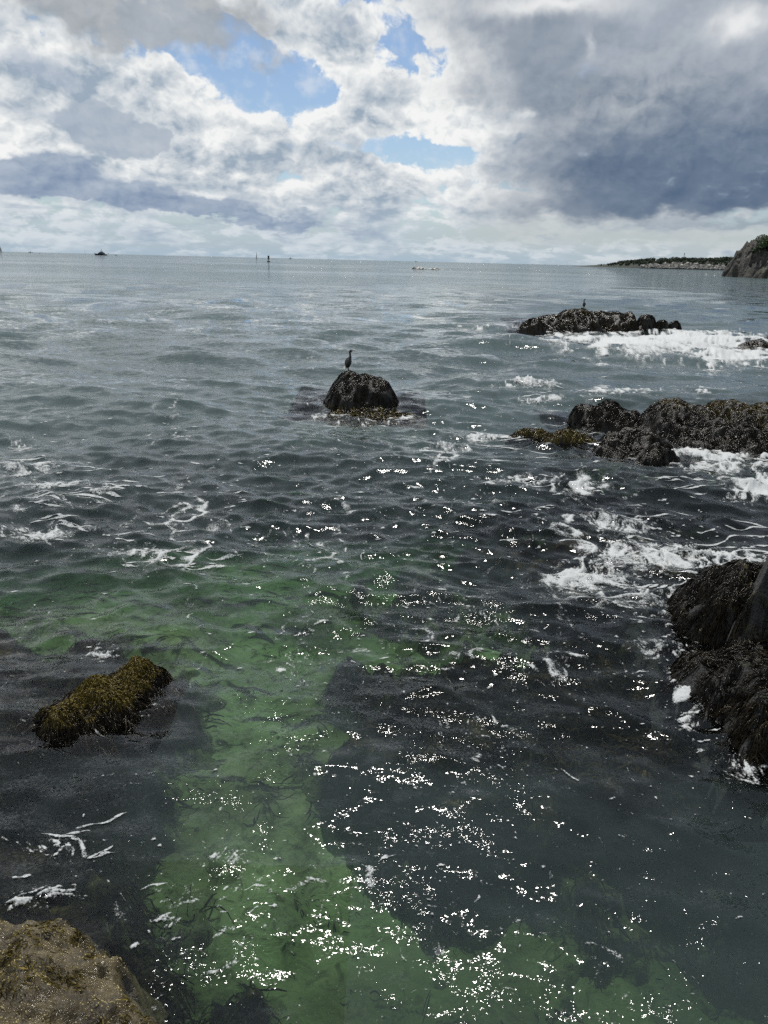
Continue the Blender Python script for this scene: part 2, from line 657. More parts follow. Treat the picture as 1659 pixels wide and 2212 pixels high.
def m_water():
    m = bpy.data.materials.new('sea water')
    m.use_nodes = True
    nt = m.node_tree
    nt.nodes.clear()
    X.nt = nt
    out = nt.nodes.new('ShaderNodeOutputMaterial')
    g = nt.nodes.new('ShaderNodeNewGeometry')
    p = X(g.outputs['Position'])
    px, py, pz = sep(p)
    lost = attr('lost')
    gust = noise2(vec(px * 0.5, py), 0.012, 6, 0.62)
    gs = 0.5 + sstep(0.36, 0.64, gust) * 0.9
    gloc = noise2(vec(px + 31.0, py, 4.0), 0.6, 4, 0.6)
    dist = X.math('SQRT', px * px + py * py)
    shore = sstep(17.0, 8.0, dist)
    gl = (0.42 + sstep(0.40, 0.66, gloc) * 0.85) * (0.45 + 0.55 * shore)

    def slopes(sx_, sy_, oy, scale, det, dst):
        return vmath('SUBTRACT', noise2(vec(px * sx_, py * sy_ + oy), scale, det, 0.55, dist=dst, out=1), (0.5, 0.5, 0.5))
    fine = slopes(0.85, 1.2, 0.0, 30.0, 2, 0.4)
    mid = slopes(0.6, 1.35, 17.0, 4.2, 3, 0.6)
    wide = slopes(0.38, 1.4, 41.0, 0.8, 2, 0.3)
    chop = slopes(0.40, 1.0, 83.0, 0.20, 3, 0.4)
    sl = vmath('ADD', vmath('SCALE', fine, scale=W_FINE * gl), vmath('SCALE', mid, scale=(W_MID * (0.45 + 0.55 * shore) + lost * (1.1 + 4.2 * sstep(30.0, 260.0, dist))) * gs))
    sl = vmath('ADD', sl, vmath('SCALE', wide, scale=lost * W_WIDE * (1.0 + 1.2 * sstep(30.0, 120.0, dist))))
    sl = vmath('ADD', sl, vmath('SCALE', chop, scale=sstep(28.0, 70.0, dist) * gs * W_CHOP))
    sx, sy, sz = sep(sl)
    nv = vmath('NORMALIZE', vmath('ADD', X(g.outputs['Normal']), vec(sx * 0.8, sy, 0.0)))
    fr = nt.nodes.new('ShaderNodeFresnel')
    fr.inputs['IOR'].default_value = 1.333
    X.put(fr.inputs['Normal'], nv)
    clear = nt.nodes.new('ShaderNodeBsdfTransparent')
    murk = nt.nodes.new('ShaderNodeBsdfDiffuse')
    murk.inputs['Color'].default_value = W_MURK
    tr = nt.nodes.new('ShaderNodeMixShader')
    X.put(tr.inputs[0], (1.0 - xexp(attr('depth') * attr('depth') * -0.050)) * W_VEIL)
    nt.links.new(clear.outputs[0], tr.inputs[1])
    nt.links.new(murk.outputs[0], tr.inputs[2])
    gl_ = nt.nodes.new('ShaderNodeBsdfAnisotropic')
    gl_.inputs['Color'].default_value = (1, 1, 1, 1)
    gl_.inputs['Roughness'].default_value = W_ROUGH
    X.put(gl_.inputs['Normal'], nv)
    mx = nt.nodes.new('ShaderNodeMixShader')
    nt.links.new(fr.outputs[0], mx.inputs[0])
    nt.links.new(tr.outputs[0], mx.inputs[1])
    nt.links.new(gl_.outputs[0], mx.inputs[2])
    nt.links.new(mx.outputs[0], out.inputs['Surface'])
    va = nt.nodes.new('ShaderNodeVolumeAbsorption')
    va.inputs['Color'].default_value = W_VOL
    va.inputs['Density'].default_value = W_DENS
    nt.links.new(va.outputs[0], out.inputs['Volume'])
    return m


W_FINE, W_MID, W_WIDE, W_ROUGH = 0.63, 0.44, 1.1, 0.042
W_CHOP = 0.5
W_VOL, W_DENS = (0.29, 0.55, 0.35, 1), 0.50
W_MURK, W_VEIL = (0.115, 0.162, 0.162, 1), 0.68


def m_foam():
    m, b = new_mat('sea foam')
    nt = X.nt
    p = position()
    f = attr('foam')
    n = noise(p, 30.0, 4, 0.65)
    v = voronoi(p, 55.0)
    n3 = noise(p, 9.0, 4, 0.6)
    a = sstep(0.28, 0.72, f + (n - 0.5) * 0.9 + (n3 - 0.5) * 0.7 - sstep(0.30, 0.6, v) * 0.16)
    b.inputs['Base Color'].default_value = (0.50, 0.52, 0.52, 1)
    b.inputs['Roughness'].default_value = 0.55
    bump(b, n, 0.6, 0.03)
    X.put(b.inputs['Alpha'], a * 0.88)
    return m


MAT = {}
for k, fn in (('weedrock', m_weedrock), ('frond', m_frond), ('drowned', m_drowned), ('bedrock', m_bedrock), ('bare', m_bare), ('darkstone', m_darkstone),
              ('sand', m_sand), ('water', m_water), ('foam', m_foam)):
    MAT[k] = fn()


# ------------------------------------------------------------------ rocks as height fields
class HF:
    def __init__(s, x0, y0, step, Z):
        s.x0, s.y0, s.st, s.Z = x0, y0, step, Z

    def at(s, x, y):
        fx = np.clip((x - s.x0) / s.st, 0, s.Z.shape[1] - 1.001)
        fy = np.clip((y - s.y0) / s.st, 0, s.Z.shape[0] - 1.001)
        ix = fx.astype(int); iy = fy.astype(int)
        fx -= ix; fy -= iy
        Z = s.Z
        return (Z[iy, ix] * (1 - fx) + Z[iy, ix + 1] * fx) * (1 - fy) + (Z[iy + 1, ix] * (1 - fx) + Z[iy + 1, ix + 1] * fx) * fy

    def grad(s, x, y):
        e = s.st
        return (s.at(x + e, y) - s.at(x - e, y)) / (2 * e), (s.at(x, y + e) - s.at(x, y - e)) / (2 * e)


def lump(Xc, Yf, Yt, rx, ry, p=2.2, rot=0.0):
    """a hump: picture point of its front waterline, picture height of its top, half width (picture units), half depth (m)"""
    f = P(Xc, Yf)
    d = Vector((f.x, f.y, 0)).normalized()
    slant = math.hypot(math.hypot(f.x, f.y), CAM_H)
    mpp = slant / FOC
    dep = math.atan2(CAM_H, math.hypot(f.x, f.y))
    H = max(0.06, ((Yf - Yt) * mpp - ry * 0.75 * math.sin(dep)) / math.cos(dep))
    c = f + d * ry
    return (c.x, c.y, rx * mpp, ry, H, p, rot - math.degrees(math.atan2(d.x, d.y)) * 0)


def hf_lumps(lumps, step, amp, freq, seed, zmin=-1.0, knob=0.0):
    x0 = min(l[0] - max(l[2], l[3]) * 1.7 for l in lumps); x1 = max(l[0] + max(l[2], l[3]) * 1.7 for l in lumps)
    y0 = min(l[1] - max(l[2], l[3]) * 1.7 for l in lumps); y1 = max(l[1] + max(l[2], l[3]) * 1.7 for l in lumps)
    xs = np.arange(x0, x1 + step, step); ys = np.arange(y0, y1 + step, step)
    gx, gy = np.meshgrid(xs, ys)
    wx = gx + fbm(gx * freq * 0.7, gy * freq * 0.7, 4, seed) * amp * 1.4
    wy = gy + fbm(gx * freq * 0.7 + 9, gy * freq * 0.7, 4, seed + 5) * amp * 1.4
    acc = np.zeros_like(gx)
    K = 14.0
    zs = []
    for (cx, cy, rx, ry, H, p, rot) in lumps:
        a, b = wx - cx, wy - cy
        c, s_ = math.cos(R(rot)), math.sin(R(rot))
        a, b = a * c + b * s_, b * c - a * s_
        r = np.sqrt((a / rx) ** 2 + (b / ry) ** 2)
        zs.append(np.maximum(H * (1 - r ** p), zmin - 1.0))
    zm = np.max(zs, 0)
    for z in zs:
        acc += np.exp(np.clip((z - zm) * K, -40, 0))
    Z = zm + np.log(acc) / K
    Z += (ridged(gx * freq, gy * freq, 5, seed + 40) - 0.62) * amp + fbm(gx * freq * 4, gy * freq * 4, 3, seed + 60) * amp * 0.22
    if knob:
        Z += np.maximum(0, perlin(gx / knob, gy / knob, seed + 80)) * knob * 0.45
    return HF(x0, y0, step, Z)


def poly_sd(gx, gy, poly):
    """signed distance to a polygon, inside positive"""
    d = np.full(gx.shape, 1e9); ins = np.zeros(gx.shape, bool)
    n = len(poly)
    for i in range(n):
        ax, ay = poly[i]; bx, by = poly[(i + 1) % n]
        ex, ey = bx - ax, by - ay
        t = np.clip(((gx - ax) * ex + (gy - ay) * ey) / (ex * ex + ey * ey + 1e-12), 0, 1)
        d = np.minimum(d, (gx - ax - ex * t) ** 2 + (gy - ay - ey * t) ** 2)
        c = ((ay > gy) != (by > gy)) & (gx < ex * (gy - ay) / (ey if ey != 0 else 1e-12) + ax)
        ins ^= c
    return np.sqrt(d) * np.where(ins, 1, -1)


def hf_mesh(name, hf, zmin, jit, seed):
    Z = hf.Z
    ny, nx = Z.shape
    gx, gy = np.meshgrid(hf.x0 + np.arange(nx) * hf.st, hf.y0 + np.arange(ny) * hf.st)
    jx = perlin(gx / (hf.st * 5), gy / (hf.st * 5), seed) * jit
    jy = perlin(gx / (hf.st * 5) + 31, gy / (hf.st * 5), seed + 3) * jit
    V = np.stack([gx + jx, gy + jy, Z], -1).reshape(-1, 3)
    idx = np.arange(ny * nx).reshape(ny, nx)
    q = np.stack([idx[:-1, :-1], idx[:-1, 1:], idx[1:, 1:], idx[1:, :-1]], -1).reshape(-1, 4)
    keep = Z.ravel()[q].max(1) > zmin
    q = q[keep]
    used = np.unique(q)
    mp = np.zeros(ny * nx, np.int64); mp[used] = np.arange(len(used))
    return mesh_np(name, V[used], mp[q])


WEED = {'black': ((0.004, 0.0035, 0.0025), (0.024, 0.017, 0.007)),
        'brown': ((0.010, 0.008, 0.005), (0.042, 0.031, 0.012)),
        'olive': ((0.045, 0.036, 0.008), (0.200, 0.155, 0.028)),
        'under': ((0.007, 0.006, 0.004), (0.040, 0.032, 0.016))}


def fronds(name, hf, n, L, W, z0, z1, pal, parent, seed, topc=None, lift=0.10, flow=(0, 0), mask=None, rough=0.55, sway=0.0, mat='frond'):
    r = np.random.default_rng(seed)
    ny, nx = hf.Z.shape
    m = n * 14
    x = hf.x0 + r.random(m) * (nx - 1) * hf.st
    y = hf.y0 + r.random(m) * (ny - 1) * hf.st
    z = hf.at(x, y)
    gx, gy = hf.grad(x, y)
    wgt = np.sqrt(1 + gx * gx + gy * gy)
    ok = (z > z0) & (z < z1) & (r.random(m) < np.clip(wgt / 5.0, 0.18, 1))
    ok &= perlin(x / (L * 2.5), y / (L * 2.5), seed + 9) > -0.42
    if mask is not None:
        ok &= mask(x, y, z)
    x, y, z, gx, gy = [a[ok][:n] for a in (x, y, z, gx, gy)]
    n = len(x)
    ang = fbm(x / (L * 3), y / (L * 3), 2, seed + 2) * 3.5 + r.normal(0, rough, n)
    gl = np.sqrt(gx * gx + gy * gy) + 1e-6
    s = np.clip(gl * 1.5, 0, 1.6)
    dx = -gx / gl * s + np.cos(ang) * 0.75 + flow[0]
    dy = -gy / gl * s + np.sin(ang) * 0.75 + flow[1]
    dl = np.sqrt(dx * dx + dy * dy) + 1e-6
    dx /= dl; dy /= dl
    Ls = L * r.uniform(0.55, 1.35, n)
    Ws = W * r.uniform(0.6, 1.4, n)
    lf = lift * Ls * r.uniform(0.3, 1.5, n)
    roll = r.normal(0, 1.0, n)
    wob = r.random(n) * 6.28
    K = 4
    rows = []
    cx, cy = x.copy(), y.copy()
    turn = r.normal(0, 0.28, n)
    for k in range(K + 1):
        t = k / K
        zz = hf.at(cx, cy) + 0.006 + lf * math.sin(math.pi * min(1, t * 0.85 + 0.08)) + sway * t + 0.05 * Ls * np.sin(wob + 5.0 * t)
        w = Ws * (0.55 + 0.9 * t - 1.15 * t * t)
        px_, py_ = -dy, dx
        ca, sa = np.cos(roll + turn * k), np.sin(roll + turn * k)
        a = np.stack([cx + px_ * w * ca, cy + py_ * w * ca, zz + w * sa], -1)
        b = np.stack([cx - px_ * w * ca, cy - py_ * w * ca, zz - w * sa], -1)
        rows.append(np.stack([a, b], 1))
        g1, g2 = hf.grad(cx, cy)
        st = Ls / K / np.sqrt(1 + (g1 * dx + g2 * dy) ** 2)
        cx = cx + dx * st; cy = cy + dy * st
        c, s_ = np.cos(turn), np.sin(turn)
        dx, dy = dx * c - dy * s_, dx * s_ + dy * c
    V = np.stack(rows, 1).reshape(n, (K + 1) * 2, 3)
    b = np.arange(n)[:, None, None] * ((K + 1) * 2)
    q = np.array([[2 * k, 2 * k + 1, 2 * k + 3, 2 * k + 2] for k in range(K)])[None] + b
    me = mesh_np(name, V.reshape(-1, 3), q.reshape(-1, 4))
    lo, hi = np.array(WEED[pal][0]), np.array(WEED[pal][1])
    mixv = np.clip(r.beta(1.3, 2.6, n) + fbm(x / (L * 4), y / (L * 4), 2, seed + 4) * 0.25, 0, 1)[:, None]
    col = lo + (hi - lo) * mixv
    if topc is not None:
        zc, wd, pc, amt = topc
        f = sm(zc - wd, zc + wd, z + fbm(x / (L * 3), y / (L * 3), 2, seed + 7) * wd * 0.9)[:, None] * amt * r.uniform(0.3, 1, n)[:, None]
        col = col * (1 - f) + np.array(WEED[pc][1]) * f
    add_attr(me, 'tint', np.repeat(col, (K + 1) * 2, 0), 'FLOAT_COLOR')
    return link(name, me, MAT[mat], parent, 'stuff')


ROCKS = []
LEDGES = []


def rock(name, label, hf, zmin=-0.9, mat='weedrock', jit=None, seed=1, cat='rock', group=None, part='stone'):
    t = thing(name, label, cat, group=group)
    me = hf_mesh(part, hf, zmin, (jit if jit is not None else hf.st * 0.9), seed)
    link(part, me, MAT[mat], t)
    ROCKS.append(hf)
    return t


#@@ rocks
# ---- boulder in mid water with the bird
BIRD_HF = hf_lumps([lump(777, 887, 812, 86, 1.35, 2.0), lump(752, 878, 806, 52, 1.0, 1.7), lump(812, 888, 820, 50, 1.1, 1.9),
                    lump(805, 900, 893, 58, 0.5, 2.0)], 0.05, 0.10, 1.1, 3)
t = rock('weedy_boulder', 'rounded dark seaweed-covered boulder alone in open water, a cormorant standing on top', BIRD_HF, seed=3)
fronds('seaweed', BIRD_HF, 14000, 0.11, 0.014, -0.12, 9, 'black', t, 31, topc=(1.15, 0.25, 'brown', 0.7))
fronds('seaweed', BIRD_HF, 1500, 0.22, 0.02, -0.15, 0.16, 'olive', t, 32)

# ---- long reef further out on the right, with the second bird
ISLE_HF = hf_lumps([lump(1240, 711, 675, 66, 2.6, 2.1), lump(1310, 712, 680, 78, 2.6, 2.2), lump(1190, 711, 689, 50, 2.0, 2.0),
                    lump(1350, 712, 682, 30, 1.7, 2.6)], 0.10, 0.28, 0.6, 8, knob=0.7)
t = rock('reef_rock', 'long low reef rock with brown weed far out, a small cormorant on its crest', ISLE_HF, seed=8)
fronds('seaweed', ISLE_HF, 11000, 0.26, 0.038, -0.1, 9, 'brown', t, 41, topc=(1.5, 0.4, 'olive', 0.5))
for i, (args, lab) in enumerate((
        ((1150, 713, 691, 30, 0.9, 2.6), 'low pale-topped boulder at the left tip of the far bird reef'),
        ((1393, 712, 685, 22, 0.9, 3.0), 'dark round boulder just right of the far bird reef'),
        ((1428, 713, 694, 14, 0.6, 2.6), 'small dark stone right of the round boulder at the far bird reef'),
        ((1455, 711, 697, 13, 0.6, 2.6), 'rightmost small dark stone at the end of the far bird reef'))):
    h = hf_lumps([lump(*args)], 0.07, 0.22, 0.9, 50 + i)
    t = rock('reef_boulder', lab, h, seed=50 + i, group='stones beside the far bird reef')
    fronds('seaweed', h, 900, 0.3, 0.04, -0.05, 9, 'black' if i else 'brown', t, 60 + i)
h = hf_lumps([lump(1640, 752, 740, 40, 1.4, 2.0), lump(1690, 745, 722, 38, 1.2, 2.2)], 0.08, 0.25, 0.8, 71)
t = rock('wave_washed_rock', 'dark rock awash in white foam at the right edge beyond the weedy ridge', h, seed=71)
fronds('seaweed', h, 1500, 0.3, 0.035, 0.02, 9, 'black', t, 72)

# ---- weedy ridge on the right
RIDGE_HF = hf_lumps([lump(1455, 950, 876, 88, 1.7, 1.7), lump(1560, 975, 884, 125, 2.4, 1.6), lump(1660, 988, 892, 115, 2.6, 1.6),
                     lump(1370, 985, 940, 80, 1.0, 1.8), lump(1425, 1003, 972, 42, 0.6, 1.8), lump(1760, 990, 894, 115, 2.2, 1.9)],
                    0.05, 0.22, 0.75, 14, knob=0.3)
t = rock('weedy_ridge', 'broad humped ridge of rock under glossy brown-black seaweed reaching the right edge', RIDGE_HF, seed=14)
fronds('seaweed', RIDGE_HF, 24000, 0.17, 0.014, -0.1, 9, 'black', t, 81, topc=(0.95, 0.25, 'olive', 0.55))
h = hf_lumps([lump(1262, 912, 878, 34, 0.8, 2.0), lump(1312, 917, 874, 42, 0.9, 2.1), lump(1345, 922, 888, 36, 0.8, 1.9)], 0.04, 0.14, 1.2, 21)
t = rock('humped_rock', 'pair of dark weedy humps just left of the broad ridge', h, seed=21)
fronds('seaweed', h, 6000, 0.18, 0.014, -0.1, 9, 'black', t, 82)
h = hf_lumps([lump(1225, 965, 932, 50, 0.55, 2.2), lump(1150, 948, 930, 40, 0.35, 2.0), lump(1270, 968, 950, 26, 0.4, 2.2)], 0.04, 0.10, 1.4, 26)
t = rock('low_rock', 'low olive-brown rock barely clear of the foam, left of the weedy ridge', h, seed=26)
fronds('seaweed', h, 3200, 0.2, 0.018, -0.1, 9, 'brown', t, 83, topc=(0.12, 0.06, 'olive', 0.6))

# ---- big rock at the right edge, near
EDGE_HF = hf_lumps([lump(1700, 1540, 1185, 150, 1.3, 1.8), lump(1575, 1420, 1255, 140, 0.95, 1.7), lump(1530, 1360, 1275, 95, 0.7, 1.7),
                    lump(1600, 1575, 1450, 115, 0.85, 1.7), lump(1720, 1690, 1480, 140, 1.0, 1.7), lump(1790, 1500, 1150, 160, 1.5, 2.0)],
                   0.03, 0.20, 1.1, 33)
t = rock('shore_rock', 'tall dark rock at the right edge hung with black seaweed, bare grey at its top', EDGE_HF, mat='darkstone', seed=33)
fronds('seaweed', EDGE_HF, 26000, 0.17, 0.009, -0.25, 1.2, 'black', t, 84, lift=0.22, rough=0.8)
fronds('seaweed', EDGE_HF, 1600, 0.22, 0.011, 0.75, 1.2, 'olive', t, 85, mask=lambda x, y, z: perlin(x * 1.6, y * 1.6, 5) > 0.1)

fronds('seaweed', EDGE_HF, 5000, 0.20, 0.010, -0.25, 0.9, 'brown', t, 90, lift=0.3, rough=0.9, mask=lambda x, y, z: fbm(x * 1.5, y * 1.5, 3, 15) > 0.0)

# ---- olive rock on the left
OLIVE_HF = hf_lumps([lump(150, 1583, 1540, 60, 0.28, 1.6), lump(225, 1548, 1488, 82, 0.33, 1.6), lump(298, 1504, 1448, 60, 0.30, 1.6)],
                    0.022, 0.10, 1.5, 45, knob=0.14)
t = rock('olive_rock', 'low rock topped with yellow-green seaweed breaking the surface at the left', OLIVE_HF, zmin=-0.4, seed=45)
fronds('seaweed', OLIVE_HF, 9000, 0.10, 0.007, -0.06, 9, 'black', t, 86, topc=(0.18, 0.10, 'olive', 0.9), lift=0.25, rough=1.0)
fronds('seaweed', OLIVE_HF, 7000, 0.055, 0.007, 0.10, 9, 'olive', t, 87, lift=0.5, rough=1.5)

fronds('seaweed', OLIVE_HF, 2500, 0.32, 0.010, -0.30, 0.03, 'brown', t, 89, lift=0.12, flow=(0.5, -0.3))

# ---- bare rock at the bottom left
NEAR_POLY = [P(a, b, c).xy for a, b, c in ((-700, 1985, 0.3), (-200, 1972, 0.3), (0, 1972, 0.25), (60, 1968, 0.25), (130, 1985, 0.2), (205, 2030, 0.15), (245, 2085, 0.1),
                                           (250, 2130, 0.1), (285, 2190, 0.05), (330, 2240, 0.0), (420, 2420, 0.0), (420, 2700, 0.0), (-700, 2700, 0.0))]


def near_rock():
    xs = [p[0] for p in NEAR_POLY]; ys = [p[1] for p in NEAR_POLY]
    gx, gy = np.meshgrid(np.arange(min(xs) - 0.6, max(xs) + 0.8, 0.02), np.arange(min(ys) - 0.5, max(ys) + 0.8, 0.02))
    w1 = gx + fbm(gx * 2, gy * 2, 4, 5) * 0.07
    w2 = gy + fbm(gx * 2 + 7, gy * 2, 4, 8) * 0.07
    sd = poly_sd(w1, w2, NEAR_POLY)
    Z = np.where(sd > 0, 0.10 + 0.42 * (1 - np.exp(-np.maximum(sd, 0) / 0.35)), 0.10 + sd * 2.6)
    Z = Z + (ridged(gx * 1.6 + gy * 0.8, gy * 1.3, 6, 9, 0.55) - 0.6) * 0.19 + fbm(gx * 6, gy * 6, 5, 19, 0.6) * 0.03
    Z = np.where(Z < -1.2, -1.2, Z)
    return HF(gx[0, 0], gy[0, 0], 0.02, Z)


NEAR_HF = near_rock()
t = rock('barnacled_rock', 'wet brown rock with pale barnacle clusters in the bottom left corner', NEAR_HF, zmin=-0.8, mat='bare', seed=52)
fronds('seaweed', NEAR_HF, 14000, 0.06, 0.005, -0.15, 0.55, 'olive', t, 88, mask=lambda x, y, z: fbm(x * 2.2, y * 2.2, 4, 6) > 0.05, lift=0.2)


def barnacles(hf, n, parent, seed, rad, z0, z1):
    r = np.random.default_rng(seed)
    ny, nx = hf.Z.shape
    x = hf.x0 + r.random(n * 8) * (nx - 1) * hf.st
    y = hf.y0 + r.random(n * 8) * (ny - 1) * hf.st
    z = hf.at(x, y)
    gx, gy = hf.grad(x, y)
    f = fbm(x * 3.0, y * 3.0, 5, seed, 0.65) + np.clip(np.sqrt(gx * gx + gy * gy), 0, 1) * 0.5
    ok = (z > z0) & (z < z1) & (f + r.normal(0, 0.12, len(x)) > 0.42)
    x, y, z = x[ok][:n], y[ok][:n], z[ok][:n]
    n = len(x)
    k = 6
    a = np.arange(k) / k * 2 * np.pi
    rr = rad * r.uniform(0.5, 1.5, n)
    rot = r.random(n) * 6
    ring = lambda s, h: np.stack([x[:, None] + np.cos(a + rot[:, None]) * rr[:, None] * s, y[:, None] + np.sin(a + rot[:, None]) * rr[:, None] * s,
                                  z[:, None] + rr[:, None] * h + 0 * a], -1)
    V = np.concatenate([ring(1, -0.4), ring(0.5, 0.7)], 1)
    q = []
    for i in range(k):
        q.append([i, (i + 1) % k, k + (i + 1) % k, k + i])
    q += [[k, k + 1, k + 2, k + 3], [k, k + 3, k + 4, k + 5]]
    q = np.array(q)[None] + (np.arange(n) * 2 * k)[:, None, None]
    me = mesh_np('barnacles', V.reshape(-1, 3), q.reshape(-1, 4), False)
    return link('barnacles', me, plain('barnacle shell', (0.34, 0.28, 0.12), 0.6), parent, 'stuff')


barnacles(NEAR_HF, 6000, t, 5, 0.006, 0.0, 9)


# ---- ledges lying under the water
def bed_z(x, y, r_):
    return -2.15 + 0.35 * sm(5, 9, r_) - 3.2 * sm(13, 30, r_) - 4.5 * sm(30, 120, r_) + fbm(x * 0.35, y * 0.35, 4, 77) * 0.28 * (1 - sm(60, 120, r_))


def ledge(label, poly, rise, width, seed, amp=0.20, step=0.05, nf=9000, wx=0.9, pal='under', zcap=-0.30):
    pw = [tuple(P(q[0], q[1], q[2] if len(q) > 2 else -1.2).xy) for q in poly]
    xs = [p[0] for p in pw]; ys = [p[1] for p in pw]
    gx, gy = np.meshgrid(np.arange(min(xs) - width * 2, max(xs) + width * 2, step), np.arange(min(ys) - width * 2, max(ys) + width * 2, step))
    w1 = gx + fbm(gx * 0.7, gy * 0.7, 5, seed, 0.55) * wx
    w2 = gy + fbm(gx * 0.7 + 7, gy * 0.7, 5, seed + 3, 0.55) * wx
    sd = poly_sd(w1, w2, pw)
    rr = np.hypot(gx, gy)
    bed = bed_z(gx, gy, rr)
    Z = bed - 0.06 + rise * sm(-width, width, sd) + fbm(gx * 0.9, gy * 0.9, 5, seed + 9) * amp * sm(-width, width * 0.5, sd)
    Z = np.minimum(Z, zcap + fbm(gx * 2, gy * 2, 3, seed + 1) * 0.08)
    hf = HF(gx[0, 0], gy[0, 0], step, Z)
    cov = HF(gx[0, 0], gy[0, 0], step, sd)
    t = thing('submerged_ledge', label, 'rock')
    me = hf_mesh('stone', hf, -99, step * 0.9, seed)
    co = np.empty(len(me.vertices) * 3, F32); me.vertices.foreach_get('co', co); co = co.reshape(-1, 3)
    sdv = cov.at(co[:, 0].astype(float), co[:, 1].astype(float))
    add_attr(me, 'cover', sdv)
    link('stone', me, MAT['bedrock'], t)
    LEDGES.append(hf)
    r2 = np.random.default_rng(seed)
    lift_hf = HF(hf.x0, hf.y0, step, np.maximum(Z, bed + 0.01))
    fronds('seaweed', lift_hf, nf, 0.34, 0.017, -9, -0.06, pal, t, seed + 100, lift=0.25, flow=(0.6, -0.4), rough=0.5, sway=0.03, mat='drowned',
           mask=lambda x, y, z: cov.at(x, y) + r2.normal(0, 0.35, len(x)) + fbm(x * 1.8, y * 1.8, 3, seed + 8) * 0.4 > 0.0)
    return hf


ledge('wide dark weedy ledge under the water at lower right of centre',
      [(740, 1570), (790, 1510), (840, 1455), (1000, 1440), (1150, 1450), (1300, 1420), (1659, 1400), (1950, 1400), (1950, 2120), (1659, 1985),
       (1450, 1900), (1250, 1850), (1100, 1825), (960, 1800), (840, 1760), (780, 1700), (755, 1640)], 1.15, 0.9, 201, nf=11000)
ledge('dark weedy ledge under the water round the olive rock at the left',
      [(-400, 1440), (0, 1435), (170, 1430), (310, 1440), (350, 1500), (330, 1580), (290, 1680), (240, 1760), (230, 1850), (260, 1960), (330, 2060),
       (430, 2300), (-600, 2300)], 1.25, 0.9, 202, nf=11000)
ledge('grey submerged shelf streaked with foam in front of the weedy ridge',
      [(930, 1270), (1060, 1235), (1200, 1160), (1130, 1040), (1160, 970), (1320, 930), (2100, 900), (2100, 1440), (1450, 1440), (1300, 1400),
       (1150, 1370), (1060, 1330), (960, 1310)], 1.5, 1.6, 203, step=0.09, nf=7000, wx=1.6)

#@@ sea
# ------------------------------------------------------------------ sea bed
def sea_bed():
    rad = np.concatenate([np.geomspace(1.5, 60, 150), np.geomspace(64, 9500, 40)])
    az = np.radians(np.linspace(-82, 82, 170))
    r_, a_ = np.meshgrid(rad, az, indexing='ij')
    x = r_ * np.sin(a_); y = r_ * np.cos(a_)
    z = bed_z(x, y, r_)
    z = z - r_ * r_ / (2 * EARTH)
    ny, nx = z.shape
    idx = np.arange(ny * nx).reshape(ny, nx)
    q = np.stack([idx[:-1, :-1], idx[:-1, 1:], idx[1:, 1:], idx[1:, :-1]], -1).reshape(-1, 4)[:, ::-1]
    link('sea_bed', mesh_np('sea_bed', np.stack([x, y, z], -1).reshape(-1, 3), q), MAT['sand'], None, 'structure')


sea_bed()
gx, gy = np.meshgrid(np.arange(-9, 9, 0.1), np.arange(2, 17, 0.1))
TUFT = HF(-9, 2, 0.1, bed_z(gx, gy, np.hypot(gx, gy)))
o = fronds('bottom_weed', TUFT, 4500, 0.10, 0.012, -9, 0, 'under', None, 333, lift=0.4, flow=(0.5, -0.3), rough=0.7, mat='drowned',
           mask=lambda x, y, z: fbm(x * 0.8, y * 0.8, 4, 334) > 0.30)
o['label'] = 'dark weed tufts scattered on the sandy bottom of the green shallows'
o['category'] = 'seaweed'


# ------------------------------------------------------------------ water: one closed body with a waved top
def water_grid():
    pxs = 710.0
    yy = np.concatenate([np.linspace(1500, 540, 70, endpoint=False), np.linspace(540, -250.0, 840)])
    phi = R(PITCH) + np.arctan(yy / pxs)
    phi = phi[(phi < R(74))]
    phi = np.concatenate([phi[phi > R(0.13)], R(1) * np.array([0.11, 0.095, 0.08, 0.068, 0.058, 0.05, 0.043, 0.038])])
    rad = CAM_H / np.tan(phi)
    az = np.radians(np.concatenate([np.linspace(-82, -40, 40, endpoint=False), np.linspace(-40, 40, 960), np.linspace(40, 82, 41)[1:]]))
    return rad, az


def waves(x, y, rr, dr):
    r = np.random.default_rng(5)
    n = 84
    lam = np.exp(np.log(0.30) + (np.log(26.0) - np.log(0.30)) * r.random(n) ** 1.45)
    th = R(-96) + r.normal(0, 0.55, n)
    ph = r.random(n) * 6.283
    slope = np.interp(np.log(lam), np.log([0.3, 0.45, 0.7, 1.3, 2.2, 4.0, 26.0]), [0.044, 0.056, 0.064, 0.052, 0.034, 0.027, 0.012])
    near = 0.40 + 0.60 * sm(6, 13, rr)
    offshore = 0.75 + 1.1 * sm(18, 55, rr)
    z = np.zeros_like(x); hx = np.zeros_like(x); hy = np.zeros_like(x); lostv = np.zeros_like(x)
    for i in range(n):
        k = 6.2832 / lam[i]
        a = slope[i] * lam[i] / 6.2832
        cx, cy = math.cos(th[i]), math.sin(th[i])
        keep = sm(2.2, 4.5, lam[i] / dr)
        arg = (x * cx + y * cy) * k + ph[i]
        w = keep * near * (offshore if lam[i] > 2.0 else 1.0)
        s_, c_ = np.sin(arg), np.cos(arg)
        z += w * a * c_
        hx -= w * a * s_ * cx * 0.75
        hy -= w * a * s_ * cy * 0.75
        lostv += (1 - keep ** 2) * slope[i] ** 2 * 0.5
    return z, hx, hy, np.sqrt(lostv)


